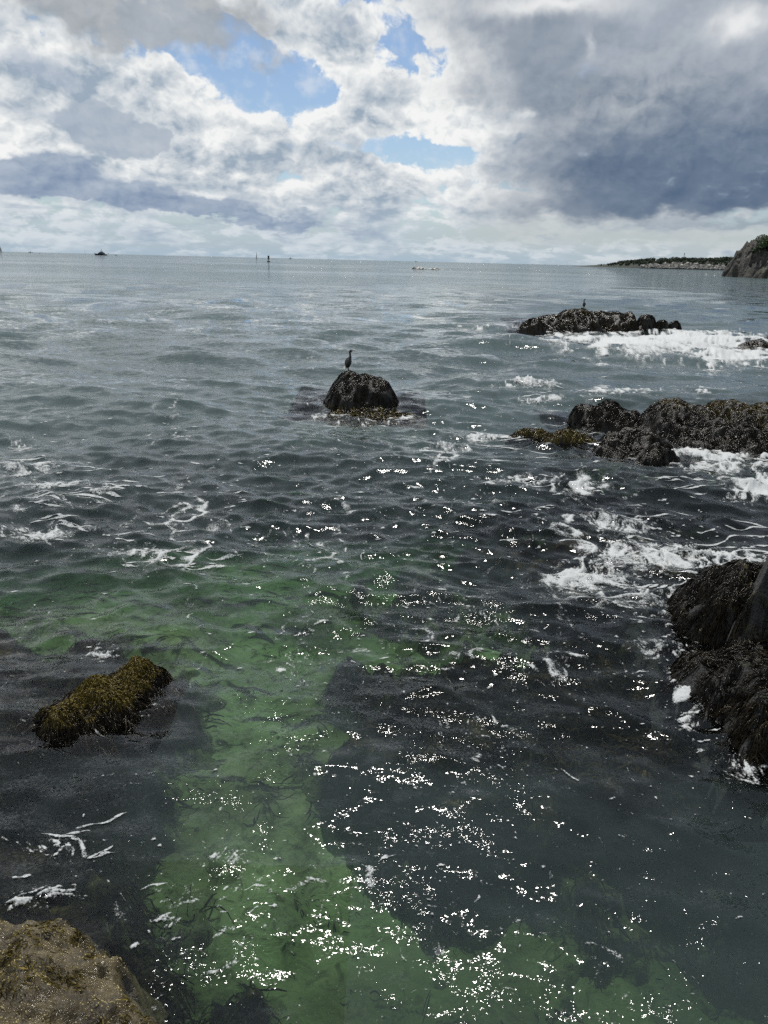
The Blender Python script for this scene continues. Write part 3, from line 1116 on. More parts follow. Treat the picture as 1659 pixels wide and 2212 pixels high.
FOAM = [  # picture point, half width, half height, strength
    (1440, 735, 230, 22, 1.1), (1300, 728, 130, 12, 0.85), (1590, 765, 130, 22, 0.9), (1060, 703, 110, 6, 0.5), (1180, 718, 120, 6, 0.8),
    (1590, 1010, 120, 30, 0.8), (1650, 1055, 70, 26, 1.1), (1500, 980, 70, 14, 0.95), (1590, 990, 120, 14, 0.8),
    (1420, 1195, 190, 40, 0.72), (1270, 1240, 110, 32, 0.65), (1560, 1190, 120, 20, 0.85), (1340, 1130, 150, 30, 0.55),
    (960, 965, 75, 28, 0.6), (960, 1005, 60, 14, 0.55), (1080, 940, 120, 8, 0.7), (1110, 1050, 110, 14, 0.6), (1240, 1055, 90, 20, 0.6),
    (60, 1010, 110, 26, 0.58), (160, 1055, 150, 20, 0.58), (80, 1145, 160, 22, 0.6), (300, 1190, 150, 18, 0.58), (120, 1090, 140, 20, 0.5), (40, 950, 60, 18, 0.48),
    (420, 1120, 160, 40, 0.42), (640, 1180, 200, 50, 0.36), (1150, 838, 90, 8, 0.75), (1160, 862, 60, 6, 0.75), (1330, 850, 120, 14, 0.6), (1500, 845, 120, 10, 0.5),
    (215, 1392, 42, 20, 0.62), (130, 1820, 90, 26, 0.5), (130, 1930, 60, 16, 0.7), (60, 1950, 40, 12, 0.8), (360, 1980, 30, 9, 0.9), (500, 1850, 60, 22, 0.55),
    (800, 1900, 14, 30, 0.85), (700, 1900, 60, 18, 0.45), (1465, 1505, 24, 12, 0.95), (1480, 1560, 24, 30, 0.7), (1400, 1290, 130, 45, 0.5), (1420, 1420, 70, 60, 0.5),
    (1610, 1660, 60, 30, 0.6), (1000, 1350, 250, 110, 0.30), (1150, 1440, 120, 60, 0.34), (640, 1400, 60, 90, 0.36), (1040, 1600, 160, 100, 0.28),
    (770, 912, 110, 9, 0.45), (700, 897, 30, 12, 0.5), (870, 905, 40, 8, 0.55), (500, 1950, 260, 120, 0.27), (1000, 2000, 240, 90, 0.22), (700, 900, 700, 120, 0.20), (1000, 1060, 600, 90, 0.22)]


FLECKS = [  # picture point, half extents, count, radius (m), longest stretch
    (300, 1080, 380, 130, 330, 0.035, 3.0), (250, 960, 350, 90, 130, 0.05, 3.0), (700, 1130, 300, 130, 170, 0.028, 2.4), (1150, 1080, 350, 130, 330, 0.035, 3.0),
    (1400, 1200, 260, 110, 420, 0.028, 2.6), (1000, 1400, 300, 130, 90, 0.022, 1.6), (1050, 1650, 300, 180, 60, 0.018, 1.5), (650, 1450, 120, 160, 50, 0.020, 1.8),
    (400, 1800, 300, 160, 60, 0.016, 1.8), (800, 1000, 500, 90, 150, 0.04, 3.0), (1250, 860, 350, 60, 160, 0.06, 3.0), (1450, 1400, 130, 170, 170, 0.02, 2.0),
    (1000, 900, 300, 60, 110, 0.045, 3.0), (800, 1950, 500, 150, 60, 0.013, 1.6), (1300, 760, 350, 40, 110, 0.09, 3.0), (1530, 1600, 120, 120, 90, 0.015, 2.0)]
RIBBONS = [  # picture point, half extents, count, length (m), half width (m)
    (90, 1010, 100, 45, 9, 1.6, 0.075), (180, 1060, 200, 40, 15, 1.4, 0.07), (100, 1140, 160, 40, 10, 1.5, 0.07), (330, 1185, 170, 35, 14, 0.9, 0.055), (480, 1110, 150, 60, 8, 0.5, 0.045),
    (990, 960, 90, 50, 14, 1.5, 0.07), (1150, 1060, 160, 50, 16, 1.2, 0.06), (1350, 1100, 180, 60, 18, 1.0, 0.05), (1380, 1200, 190, 60, 34, 1.2, 0.07), (1270, 1250, 110, 45, 14, 0.7, 0.05),
    (1430, 1330, 120, 70, 12, 0.5, 0.03), (1500, 1010, 170, 45, 22, 1.6, 0.08), (1150, 850, 160, 25, 12, 2.0, 0.09), (1300, 940, 150, 30, 12, 1.2, 0.06), (1480, 1560, 70, 70, 6, 0.35, 0.03),
    (440, 1890, 130, 80, 5, 0.3, 0.02), (130, 1860, 110, 80, 6, 0.35, 0.03), (800, 1900, 30, 40, 2, 0.3, 0.025), (1600, 1170, 90, 40, 10, 1.0, 0.07), (1100, 705, 160, 12, 16, 3.5, 0.12)]


def foam_field(x, y, rr):
    d = np.zeros_like(x)
    for (X0, Y0, rx, ry, s) in FOAM:
        c = P(X0, Y0); ex = P(X0 + rx, Y0) - c; ey = P(X0, Y0 - ry) - c
        det = ex.x * ey.y - ex.y * ey.x
        a = ((x - c.x) * ey.y - (y - c.y) * ey.x) / det
        b = ((y - c.y) * ex.x - (x - c.x) * ex.y) / det
        d = np.maximum(d, s * np.exp(-(a * a + b * b) * 0.7))
    near = np.clip(rr / 16.0, 0.5, 3.2)
    wx = x + fbm(x * 0.8, y * 0.8, 3, 301) * 0.5
    wy = y + fbm(x * 0.8 + 4, y * 0.8, 3, 305) * 0.5
    f = np.full_like(x, -1.0)
    for sc, off, sd in ((1.0, 0.0, 311), (2.1, -0.04, 411), (4.0, -0.10, 511)):
        k = 1.25 * sc / near
        lace = ridged(wx * k * 0.6, wy * k * 1.15, 3, sd)
        pat = fbm(wx * k * 0.8, wy * k * 1.7, 4, sd + 9, 0.55)
        f = np.maximum(f, d * 1.42 - 0.67 + (lace - 0.55) * 1.1 + pat * 0.55 + off)
    dots = fbm(wx * 5.0 / near, wy * 7.5 / near, 2, 340)
    f = np.maximum(f, (dots - 0.72) * 1.6 + d * 0.85 + 0.06)
    # wash round the rocks
    for hf in ROCKS:
        ny, nx = hf.Z.shape
        m = (x > hf.x0) & (x < hf.x0 + nx * hf.st) & (y > hf.y0) & (y < hf.y0 + ny * hf.st)
        if m.any():
            h = hf.at(x[m], y[m])
            f[m] += np.exp(-((h + 0.06) / 0.13) ** 2) * (0.12 + 0.40 * fbm(x[m] * 1.3, y[m] * 1.3, 3, 360))
    return f


def sea():
    rad, az = water_grid()
    r_, a_ = np.meshgrid(rad, az, indexing='ij')
    x = r_ * np.sin(a_); y = r_ * np.cos(a_)
    dr = np.abs(np.gradient(rad))
    daz = np.abs(np.gradient(az))
    drr = np.maximum(dr[:, None] * np.abs(np.cos(a_)) ** 0.5, r_ * daz[None, :])
    z, hx, hy, lost = waves(x, y, r_, drr)
    ny, nx = x.shape
    top = np.stack([x + hx, y + hy, z - r_ * r_ / (2 * EARTH)], -1)
    f = foam_field(x, y, r_)
    f[rad > 400] = -1
    # closed body: same outline once more far below
    idx = np.arange(ny * nx).reshape(ny, nx)
    q = np.stack([idx[:-1, :-1], idx[1:, :-1], idx[1:, 1:], idx[:-1, 1:]], -1).reshape(-1, 4)
    q = q[:, ::-1]
    loop = np.concatenate([idx[0, :], idx[1:, -1], idx[-1, :-1][::-1], idx[1:-1, 0][::-1]])
    low = top.reshape(-1, 3)[loop].copy(); low[:, 2] = -25
    nb = ny * nx
    li = nb + np.arange(len(loop))
    side = np.stack([loop, np.roll(loop, -1), np.roll(li, -1), li], -1)
    cen = np.array([[0, 3000.0, -25]])
    ci = nb + len(loop)
    bot = np.stack([li, np.roll(li, -1), np.full(len(loop), ci)], -1)
    V = np.concatenate([top.reshape(-1, 3), low, cen])
    # orientation of the top must be up
    e = V[q[0]]
    if np.cross(e[1] - e[0], e[2] - e[0])[2] < 0:
        q = q[:, ::-1]
    me = bpy.data.meshes.new('sea_water')
    nq, ns, nt_ = len(q), len(side), len(bot)
    Vf = np.ascontiguousarray(V, dtype=F32)
    me.vertices.add(len(V)); me.vertices.foreach_set('co', Vf.ravel())
    loops = np.concatenate([q.ravel(), side.ravel(), bot.ravel()]).astype(np.int32)
    me.loops.add(len(loops)); me.loops.foreach_set('vertex_index', loops)
    me.polygons.add(nq + ns + nt_)
    tot = np.concatenate([np.full(nq + ns, 4), np.full(nt_, 3)]).astype(np.int32)
    st = np.concatenate([[0], np.cumsum(tot)[:-1]]).astype(np.int32)
    me.polygons.foreach_set('loop_start', st); me.polygons.foreach_set('loop_total', tot)
    smo = np.zeros(nq + ns + nt_, bool); smo[:nq] = True
    me.polygons.foreach_set('use_smooth', smo)
    me.update()
    bed = bed_z(x, y, r_)
    for hf in ROCKS + LEDGES:
        ny_, nx_ = hf.Z.shape
        m = (x > hf.x0) & (x < hf.x0 + (nx_ - 1) * hf.st) & (y > hf.y0) & (y < hf.y0 + (ny_ - 1) * hf.st)
        if m.any():
            bed[m] = np.maximum(bed[m], hf.at(x[m], y[m]))
    add_attr(me, 'depth', np.concatenate([np.maximum(-bed.ravel(), 0.0), np.full(len(low) + 1, 9.0)]))
    add_attr(me, 'lost', np.concatenate([lost.ravel(), np.zeros(len(low) + 1)]))
    link('sea_water', me, MAT['water'], None, 'structure')
    # foam floating on it
    fv = f.ravel()
    fq = q[(fv[q].max(1) > 0.18)]
    used = np.unique(fq)
    mp = np.zeros(nb, np.int64); mp[used] = np.arange(len(used))
    FV = top.reshape(-1, 3)[used].copy()
    FV[:, 2] += 0.008 + (0.03 + 0.12 * np.abs(fbm(FV[:, 0] * 0.35, FV[:, 1] * 0.35, 2, 77))) * np.clip(fv[used] - 0.4, 0, 1) * np.clip(r_.ravel()[used] / 15, 0.4, 2.5)
    # flecks and ribbons of foam lying on the waves
    def surf(px_, py_):
        rr = np.hypot(px_, py_); aa = np.arctan2(px_, py_)
        fi = np.clip(np.interp(rr, rad, np.arange(ny)), 0, ny - 1.001)
        fj = np.clip(np.interp(aa, az, np.arange(nx)), 0, nx - 1.001)
        ii = fi.astype(int); jj = fj.astype(int); fi = (fi - ii)[:, None]; fj = (fj - jj)[:, None]
        return (top[ii, jj] * (1 - fj) + top[ii, jj + 1] * fj) * (1 - fi) + (top[ii + 1, jj] * (1 - fj) + top[ii + 1, jj + 1] * fj) * fi
    r = np.random.default_rng(99)
    EV, EQ, EF = [], [], []
    base = len(FV)
    for (X0, Y0, rx, ry, cnt, size, el) in FLECKS:
        c = P(X0, Y0); ex = P(X0 + rx, Y0) - c; ey = P(X0, Y0 - ry) - c
        for _ in range(cnt):
            a, b = r.normal(0, 0.6, 2)
            cx = c.x + ex.x * a + ey.x * b; cy = c.y + ex.y * a + ey.y * b
            k = 10
            if r.random() < 0.35:
                continue
            sz = size * 0.55 * np.exp(r.normal(-0.2, 0.6)); e = 1 + (el - 1) * r.random()
            an = np.arange(k) / k * 2 * np.pi
            rad_ = sz * (1 + 0.45 * np.sin(an * 2 + r.random() * 6) * r.random() + 0.3 * np.sin(an * 3 + r.random() * 6) + r.normal(0, 0.08, k))
            t_ = r.normal(0, 0.35)
            lx = np.cos(an) * rad_ * e; ly = np.sin(an) * rad_
            ring = surf(cx + lx * math.cos(t_) - ly * math.sin(t_), cy + lx * math.sin(t_) + ly * math.cos(t_))
            mid = surf(np.array([cx]), np.array([cy]))
            n0 = base + sum(map(len, EV)) if not EV else n_next
            EV.append(np.concatenate([ring, mid + np.array([[0, 0, 0.004]])]))
            EQ.append(np.array([[n0 + q_, n0 + (q_ + 1) % k, n0 + (q_ + 2) % k, n0 + k] for q_ in range(0, k, 2)]))
            EF.append(np.concatenate([np.full(k, 0.42), [0.95]]))
            n_next = n0 + k + 1
    for (X0, Y0, rx, ry, cnt, length, width) in RIBBONS:
        c = P(X0, Y0); ex = P(X0 + rx, Y0) - c; ey = P(X0, Y0 - ry) - c
        for _ in range(cnt):
            a, b = r.normal(0, 0.6, 2)
            L = length * 0.7 * np.exp(r.normal(-0.2, 0.5)); k = 16
            t0 = r.normal(0.10, 0.20); ph = r.random(3) * 6
            t_ = np.linspace(0, 1, k)
            head = t0 + 0.32 * np.sin(t_ * 4 + ph[0]) + 0.28 * np.sin(t_ * 10 + ph[1])
            sx = c.x + ex.x * a + ey.x * b + np.cumsum(np.cos(head)) * L / k
            sy = c.y + ex.y * a + ey.y * b + np.cumsum(np.sin(head)) * L / k
            w = width * 1.15 * np.sin(np.pi * np.clip(t_, 0.03, 0.97)) ** 0.6 * (0.55 + 0.45 * np.sin(t_ * 9 + ph[2]) + 0.35 * r.normal(0, 1, k).clip(-1, 1) * 0.6).clip(0.12, 2)
            nxv, nyv = -np.sin(head), np.cos(head)
            rows = np.stack([surf(sx + nxv * w * g, sy + nyv * w * g) for g in (-1, -0.45, 0.45, 1)], 1)
            EV.append(rows.reshape(-1, 3))
            n0 = n_next
            q_ = np.array([[n0 + i_ * 4 + g, n0 + i_ * 4 + g + 1, n0 + (i_ + 1) * 4 + g + 1, n0 + (i_ + 1) * 4 + g] for i_ in range(k - 1) for g in range(3)])
            EQ.append(q_)
            ef = np.tile([0.20, 0.72, 0.72, 0.20], (k, 1)); ef[0] = ef[-1] = 0.25
            EF.append(ef.ravel())
            n_next = n0 + k * 4
    EV = np.concatenate(EV); EV[:, 2] += 0.012
    fm = mesh_np('sea_foam', np.concatenate([FV, EV]), np.concatenate([mp[fq], np.concatenate(EQ)]))
    add_attr(fm, 'foam', np.concatenate([fv[used], np.concatenate(EF)]))
    o = link('sea_foam', fm, MAT['foam'], None, 'stuff')
    o['label'] = 'white sea foam floating in streaks and patches on the water'
    o['category'] = 'foam'


sea()

#@@ far
# ------------------------------------------------------------------ materials of far things
def m_cliff():
    m, b = new_mat('cliff rock')
    p = position()
    px, py, pz = sep(p)
    st = noise(vec(px * 0.25 + pz * 0.35, py * 0.25, pz * 0.28 - px * 0.2), 1.0, 8, 0.65, dist=0.8)
    n = noise(p, 0.12, 6, 0.6)
    c = mixc(sstep(0.35, 0.68, st), (0.009, 0.009, 0.008), (0.070, 0.063, 0.054))  # rock tones lowered to stand in for cloud shadow on the cliff
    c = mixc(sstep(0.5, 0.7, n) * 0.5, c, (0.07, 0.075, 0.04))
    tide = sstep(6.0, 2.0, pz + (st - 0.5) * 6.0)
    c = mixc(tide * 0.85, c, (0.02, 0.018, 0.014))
    X.put(b.inputs['Base Color'], c)
    b.inputs['Roughness'].default_value = 0.85
    bump(b, st, 1.0, 1.2)
    return m


def m_land():
    m, b = new_mat('coastal scrub ground')
    p = position()
    n = noise(p, 0.05, 6, 0.65)
    c = mixc(sstep(0.35, 0.65, n), (0.009, 0.014, 0.009), (0.020, 0.027, 0.014))  # scrub darkened too: the cloud's shade is put into its colour
    X.put(b.inputs['Base Color'], c)
    b.inputs['Roughness'].default_value = 0.95
    return m


def m_leaf(name, lo, hi):
    m, b = new_mat(name)
    n = noise(position(), 0.35 if 'wood' in name else 1.2, 4, 0.6)
    X.put(b.inputs['Base Color'], mixc(sstep(0.3, 0.7, n), lo, hi))
    b.inputs['Roughness'].default_value = 0.75
    return m


def m_pale():
    m, b = new_mat('pale shore granite')
    p = position()
    px, py, pz = sep(p)
    n = noise(p, 0.16, 7, 0.65)
    c = mixc(sstep(0.35, 0.62, n), (0.10, 0.095, 0.085), (0.50, 0.48, 0.44))
    c = mixc(sstep(3.0, 0.8, pz + (n - 0.5) * 3), c, (0.03, 0.028, 0.022))
    X.put(b.inputs['Base Color'], c)
    b.inputs['Roughness'].default_value = 0.8
    return m


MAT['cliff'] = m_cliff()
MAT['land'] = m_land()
MAT['wood'] = m_leaf('wood leaves', (0.012, 0.022, 0.012), (0.040, 0.058, 0.024))
MAT['bush'] = m_leaf('bush leaves', (0.022, 0.045, 0.014), (0.075, 0.120, 0.035))
MAT['pale'] = m_pale()
MAT['bark'] = plain('bark', (0.06, 0.045, 0.03), 0.9)


def leaf_cloud(centres, radii, n, size, seed, squash=0.8):
    """many small leaf faces spread through lumpy crowns"""
    r = np.random.default_rng(seed)
    centres = np.asarray(centres, float); radii = np.asarray(radii, float)
    w = radii ** 2 / (radii ** 2).sum()
    k = r.choice(len(centres), n, p=w)
    d = r.normal(size=(n, 3)); d /= np.linalg.norm(d, axis=1)[:, None]
    rr = radii[k] * (0.55 + 0.5 * r.random(n) ** 0.5)
    c = centres[k] + d * rr[:, None] * np.array([1, 1, squash])
    a = r.normal(size=(n, 3)); a /= np.linalg.norm(a, axis=1)[:, None]
    b = np.cross(a, d + r.normal(size=(n, 3)) * 0.6); b /= np.linalg.norm(b, axis=1)[:, None] + 1e-9
    s = (size * r.uniform(0.6, 1.5, n))[:, None]
    V = np.stack([c - a * s, c - b * s * 0.6, c + a * s, c + b * s * 0.6], 1).reshape(-1, 3)
    q = np.arange(4 * n).reshape(n, 4)
    return V, q


# ------------------------------------------------------------------ near cliff at the right edge
def cliff():
    base = [far(1561, 552), far(1590, 520), far(1640, 492), far(1720, 470), far(1850, 470), far(1900, 640), far(1640, 640), far(1575, 585)]
    poly = [(p.x, p.y) for p in base]
    xs = [p[0] for p in poly]; ys = [p[1] for p in poly]
    st = 0.8
    gx, gy = np.meshgrid(np.arange(min(xs) - 8, max(xs) + 8, st), np.arange(min(ys) - 8, max(ys) + 8, st))
    w1 = gx + fbm(gx * 0.07, gy * 0.07, 5, 401) * 4.0
    w2 = gy + fbm(gx * 0.07 + 5, gy * 0.07, 5, 405) * 4.0
    sd = poly_sd(w1, w2, poly)
    prof = np.interp(sd, [-6, 0, 2, 6, 10, 14, 18, 24, 34, 60], [-9, -0.5, 3.5, 8, 12.5, 17.5, 19.5, 21.5, 23.5, 25])
    Z = prof + (ridged(gx * 0.10 + prof * 0.06, gy * 0.10 - prof * 0.05, 6, 410, 0.58) - 0.6) * 6.5 * sm(-2, 5, sd) + fbm(gx * 0.35, gy * 0.35, 4, 420) * 0.8
    hf = HF(gx[0, 0], gy[0, 0], st, Z)
    t = thing('sea_cliff', 'steep weathered rock cliff rising from the sea at the right edge, bushes on top', 'cliff')
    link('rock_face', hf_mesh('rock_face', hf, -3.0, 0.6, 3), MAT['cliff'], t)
    return hf


CL = cliff()


def bush(Xp, dist, w, h, label, seed, n):
    p = far(Xp, dist)
    z = float(CL.at(np.array([p.x]), np.array([p.y]))[0])
    t = thing('bush', label, 'bush', (p.x, p.y, z - 0.4), group='bushes on the cliff top')
    r = np.random.default_rng(seed)
    k = 16
    cs = np.stack([r.normal(0, w * 0.30, k), r.normal(0, w * 0.3, k), r.uniform(0.25, 0.8, k) * h], -1)
    cs[:, 2] *= 1 - 0.45 * np.clip(np.abs(cs[:, 0]) / w, 0, 1)
    V, q = leaf_cloud(cs, r.uniform(0.16, 0.3, k) * w, n, 0.42, seed)
    link('crown', mesh_np('crown', V, q, False), MAT['bush'], t)
    m = MB()
    for i in range(4):
        c = cs[i * 3]
        m.tube([(0.2 * i - 0.3, 0, -0.6), (c[0] * 0.5, c[1] * 0.5, c[2] * 0.5), tuple(c)], [0.16, 0.11, 0.05], 6)
    m.build('stems', MAT['bark'], t)


bush(1655, 512, 13.0, 8.2, 'large rounded green bush at the cliff top by the right edge', 1, 5200)
bush(1638, 514, 5.0, 4.0, 'smaller dark bush on the cliff top left of the large bush', 2, 2000)
bush(1627, 517, 3.4, 1.8, 'lowest scrubby bush where the cliff top slopes down', 3, 900)
bush(1690, 512, 11.0, 7.5, 'bush beyond the large bush on the cliff top', 4, 2500)


# ------------------------------------------------------------------ far headland
def headland():
    D = 1900.0
    keys = [(1236, 0.0), (1262, 2.5), (1290, 5.5), (1320, 9), (1350, 14), (1400, 19), (1450, 22), (1520, 24), (1580, 27), (1640, 31), (1800, 34), (2100, 36)]
    Xs = np.linspace(1236, 2100, 330)
    ridge = np.interp(Xs, [k[0] for k in keys], [k[1] for k in keys])
    n = 22
    V = np.zeros((len(Xs), n, 3))
    for i, Xp in enumerate(Xs):
        dd = D + 500 * max(0, (1420 - Xp) / 180.0)
        f = far(Xp, dd)
        out = Vector((f.x, f.y, 0)).normalized()
        for j in range(n):
            t_ = j / (n - 1)
            q = f + out * (t_ * 260.0)
            h = ridge[i] * (1 - (1 - min(1, t_ * 1.9)) ** 1.7) * (1 - 0.2 * t_) - 1.0 * (t_ == 0) * 2
            V[i, j] = (q.x, q.y, h + f.z)
    V[:, :, 2] += fbm(V[:, :, 0] * 0.02, V[:, :, 1] * 0.02, 4, 500) * 1.5 * np.minimum(1, ridge / 10)[:, None]
    m = len(Xs)
    idx = np.arange(m * n).reshape(m, n)
    q = np.stack([idx[:-1, :-1], idx[1:, :-1], idx[1:, 1:], idx[:-1, 1:]], -1).reshape(-1, 4)
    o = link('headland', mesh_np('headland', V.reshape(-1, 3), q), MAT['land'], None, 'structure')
    # wood along the ridge
    r = np.random.default_rng(8)
    cs, rad = [], []
    for k in range(760):
        Xp = r.uniform(1290, 1700) if k < 640 else r.uniform(1700, 2050)
        i = int(np.clip((Xp - 1236) / (2100 - 1236) * 329, 0, 328))
        jj = r.integers(3, 15)
        base = V[i, jj]
        s_ = np.clip((Xp - 1285) / 60, 0.25, 1.0) * r.uniform(2.6, 5.6)
        cs.append(base + np.array([0, 0, s_ * 0.7])); rad.append(s_)
    Vl, ql = leaf_cloud(cs, rad, 60000, 1.15, 9)
    w = link('woodland', mesh_np('woodland', Vl, ql, False), MAT['wood'], None, 'stuff')
    w['label'] = 'dark green wood along the ridge of the far headland'
    w['category'] = 'woodland'
    # pale shore rocks: tilted slabs piled along the water
    Vs, Fs = [], []
    r = np.random.default_rng(12)
    cube = np.array([[-1, -1, -1], [1, -1, -1], [1, 1, -1], [-1, 1, -1], [-1, -1, 1], [1, -1, 1], [1, 1, 1], [-1, 1, 1]], float)
    cf = np.array([(0, 3, 2, 1), (4, 5, 6, 7), (0, 1, 5, 4), (1, 2, 6, 5), (2, 3, 7, 6), (3, 0, 4, 7)])
    for k in range(900):
        Xp = 1385 + 330 * r.random() ** 0.8
        hmax = np.interp(Xp, [1385, 1400, 1440, 1470, 1500, 1530, 1600, 1720], [2, 8, 9, 13, 11, 8, 9, 9]) * (0.75 + 0.5 * math.sin(Xp * 0.13) ** 2)
        tt = r.random()
        f = far(Xp, D - 14 + 34 * tt)
        z = f.z + hmax * tt ** 0.8 - 0.6
        sz = np.array([r.uniform(2.5, 8.0), r.uniform(2.0, 5.0), r.uniform(0.7, 2.4)]) * (0.7 + 0.5 * tt)
        c = cube * sz * (1 + r.normal(0, 0.14, (8, 3)))
        a = r.normal(0.25, 0.18); bz = r.normal(0, 0.35)
        ca, sa = math.cos(a), math.sin(a)
        c = c @ np.array([[ca, 0, sa], [0, 1, 0], [-sa, 0, ca]]).T
        ca, sa = math.cos(bz), math.sin(bz)
        c = c @ np.array([[ca, -sa, 0], [sa, ca, 0], [0, 0, 1]]).T
        Fs.append(cf + 8 * k); Vs.append(c + np.array([f.x, f.y, z]))
    o = link('shore_slabs', mesh_np('shore_slabs', np.concatenate(Vs), np.concatenate(Fs), False), MAT['pale'], None, 'stuff')
    o['label'] = 'pale granite slabs piled along the shore of the far headland'
    o['category'] = 'rocks'
    # lattice mast behind the wood
    p = far(1474, D + 150)
    t = thing('radio_mast', 'thin lattice mast standing above the wood on the far headland', 'mast', (p.x, p.y, 15))
    steel = plain('galvanised steel', (0.16, 0.15, 0.15), 0.5, metal=0.3)
    m = MB()
    for sx, sy in ((-1, -1), (1, -1), (1, 1), (-1, 1)):
        m.tube([(sx * 1.1, sy * 1.1, 0), (sx * 0.5, sy * 0.5, 22)], 0.16, 5)
    for z in range(2, 21, 3):
        w_ = 1.1 - 0.6 * z / 22
        m.tube([(-w_, -w_, z), (w_, -w_, z + 2)], 0.1, 4)
        m.tube([(w_, w_, z), (-w_, w_, z + 2)], 0.1, 4)
    m.build('lattice', steel, t)
    MB().box(-0.9, 0.9, -0.9, 0.9, 20.5, 22.6).build('antenna', steel, t)


headland()

# ------------------------------------------------------------------ things on the water
NAVY = plain('dark navy hull paint', (0.012, 0.018, 0.026), 0.3)
WHITE = plain('white boat paint', (0.72, 0.73, 0.72), 0.35, var=0.05)
GREY = plain('grey boat paint', (0.24, 0.25, 0.26), 0.4)
GLASS = plain('dark window glass', (0.01, 0.012, 0.015), 0.08)
SAIL = plain('sail cloth', (0.66, 0.65, 0.62), 0.8, var=0.06)
STEEL = plain('painted steel', (0.05, 0.055, 0.055), 0.45)
ENSIGN = plain('flag cloth', (0.10, 0.16, 0.16), 0.8)


def hull(Lh, W, zs, zb, name, mat, parent, stern=0.85, rake=0.10):
    """boat hull along x, bow at -x; zs sheer height at the bow, zb at the stern"""
    n, k = 18, 7
    V = []
    for i in range(n):
        t = i / (n - 1)
        w = W / 2 * min(1, (math.sin(min(1, t * 1.7 + 0.02) * math.pi / 2)) ** 0.8) * (1 - (1 - stern) * max(0, (t - 0.7) / 0.3))
        sh = zs + (zb - zs) * (1 - (1 - t) ** 2)
        for j in range(2 * k - 1):
            s_ = (j - (k - 1)) / (k - 1)
            a = abs(s_)
            z = -0.5 * Lh * 0.03 + (sh + 0.5 * Lh * 0.03) * a ** 1.6
            x = -Lh / 2 + Lh * t - rake * Lh * (1 - t) ** 3 * (z / max(zs, 0.1))
            V.append((x, w * math.copysign(a ** 0.45, s_) if a else 0.0, z))
    m = MB(); m.v = V; c = 2 * k - 1
    for i in range(n - 1):
        for j in range(c - 1):
            m.f.append((i * c + j, i * c + j + 1, (i + 1) * c + j + 1, (i + 1) * c + j))
        m.f.append((i * c, (i + 1) * c, (i + 1) * c + c - 1, i * c + c - 1))
    m.f.append(tuple((n - 1) * c + j for j in range(c)))
    return m.build(name, mat, parent)


def place(Xp, dist, yaw=0.0):
    p = far(Xp, dist)
    return (p.x, p.y, p.z), -math.atan2(p.x, p.y) + yaw


loc, rz = place(218.5, 1950)
y = thing('motor_yacht', 'large dark-hulled motor yacht with stacked decks and a tall mast on the left horizon', 'yacht', loc, rz)
hull(27, 6.2, 4.2, 2.2, 'hull', NAVY, y)
d1 = MB().box(-8, 9.5, -2.6, 2.6, 2.6, 5.3, 1.2, 0.15).build('deckhouse', NAVY, y)
MB().box(-6.6, 8.2, -2.66, 2.66, 3.9, 4.7, 0.1, 0.05).build('window_band', GLASS, d1)
d2 = MB().box(-5, 6.5, -2.2, 2.2, 5.3, 7.4, 1.0, 0.15).build('bridge_deck', GREY, y)
MB().box(-4.4, 5.6, -2.26, 2.26, 6.1, 6.9, 0.2, 0.05).build('window_band', GLASS, d2)
MB().box(-2.0, 4.0, -1.8, 1.8, 7.4, 7.9).build('sun_deck', NAVY, y)
for sx in (-0.9, 3.6):
    MB().tube([(sx, 0, 7.8), (sx + 0.1, 0, 10.6)], 0.28, 8).build('radar_arch_leg', NAVY, y)
MB().lathe([(0.1, 0), (1.2, 0.4), (1.55, 1.4), (1.2, 2.4), (0.15, 2.9)], 14, (1.4, 0, 7.9)).build('radar_dome', WHITE, y, True)
MB().tube([(1.4, 0, 10.6), (1.4, 0, 14.4)], [0.45, 0.35], 8).build('mast', NAVY, y)
MB().box(9.5, 13.5, -2.4, 2.4, 1.2, 2.3, 0.4, 0.1).build('aft_deck', NAVY, y)
MB().tube([(13.2, 0, 2.2), (15.2, 0, 4.6)], 0.07, 6).build('flag_staff', STEEL, y)
MB().box(15.0, 17.4, -0.04, 0.04, 3.5, 4.7).build('flag', ENSIGN, y)
loc, rz = place(229.5, 1955)
d = thing('tender_boat', 'small grey tender boat close behind the dark motor yacht', 'boat', loc, rz)
hull(5.5, 2.0, 1.2, 0.8, 'hull', GREY, d)
MB().box(-0.5, 1.4, -0.7, 0.7, 0.8, 1.9, 0.3, 0.1).build('console', NAVY, d)


def sailboat(Xp, dist, L, mast, heel, label, sails=True, yaw=0.0):
    loc, rz = place(Xp, dist, yaw)
    t = thing('sailing_boat', label, 'sailboat', loc, rz, 'sailing boats on the horizon')
    t.rotation_euler = (0, R(heel), rz)
    hull(L, L * 0.3, L * 0.13, L * 0.1, 'hull', WHITE, t)
    MB().box(-L * 0.12, L * 0.22, -L * 0.09, L * 0.09, L * 0.09, L * 0.15, L * 0.03, 0.02).build('cabin', WHITE, t)
    MB().tube([(-L * 0.06, 0, 0.5), (-L * 0.06, 0, mast)], [0.22, 0.12], 6).build('mast', STEEL, t)
    MB().tube([(-L * 0.06, 0, L * 0.2), (L * 0.36, 0, L * 0.2)], 0.1, 6).build('boom', STEEL, t)
    if sails:
        MB().slab([(-L * 0.04, 0, L * 0.22), (L * 0.35, 0, L * 0.22), (L * 0.2, 0, mast * 0.55), (-L * 0.04, 0, mast * 0.97)], (0, 0.05, 0)).build('mainsail', SAIL, t)
        MB().slab([(-L * 0.48, 0.1, L * 0.15), (-L * 0.08, 0.1, L * 0.18), (-L * 0.075, 0.1, mast * 0.9)], (0, 0.05, 0)).build('jib', SAIL, t)
    return t


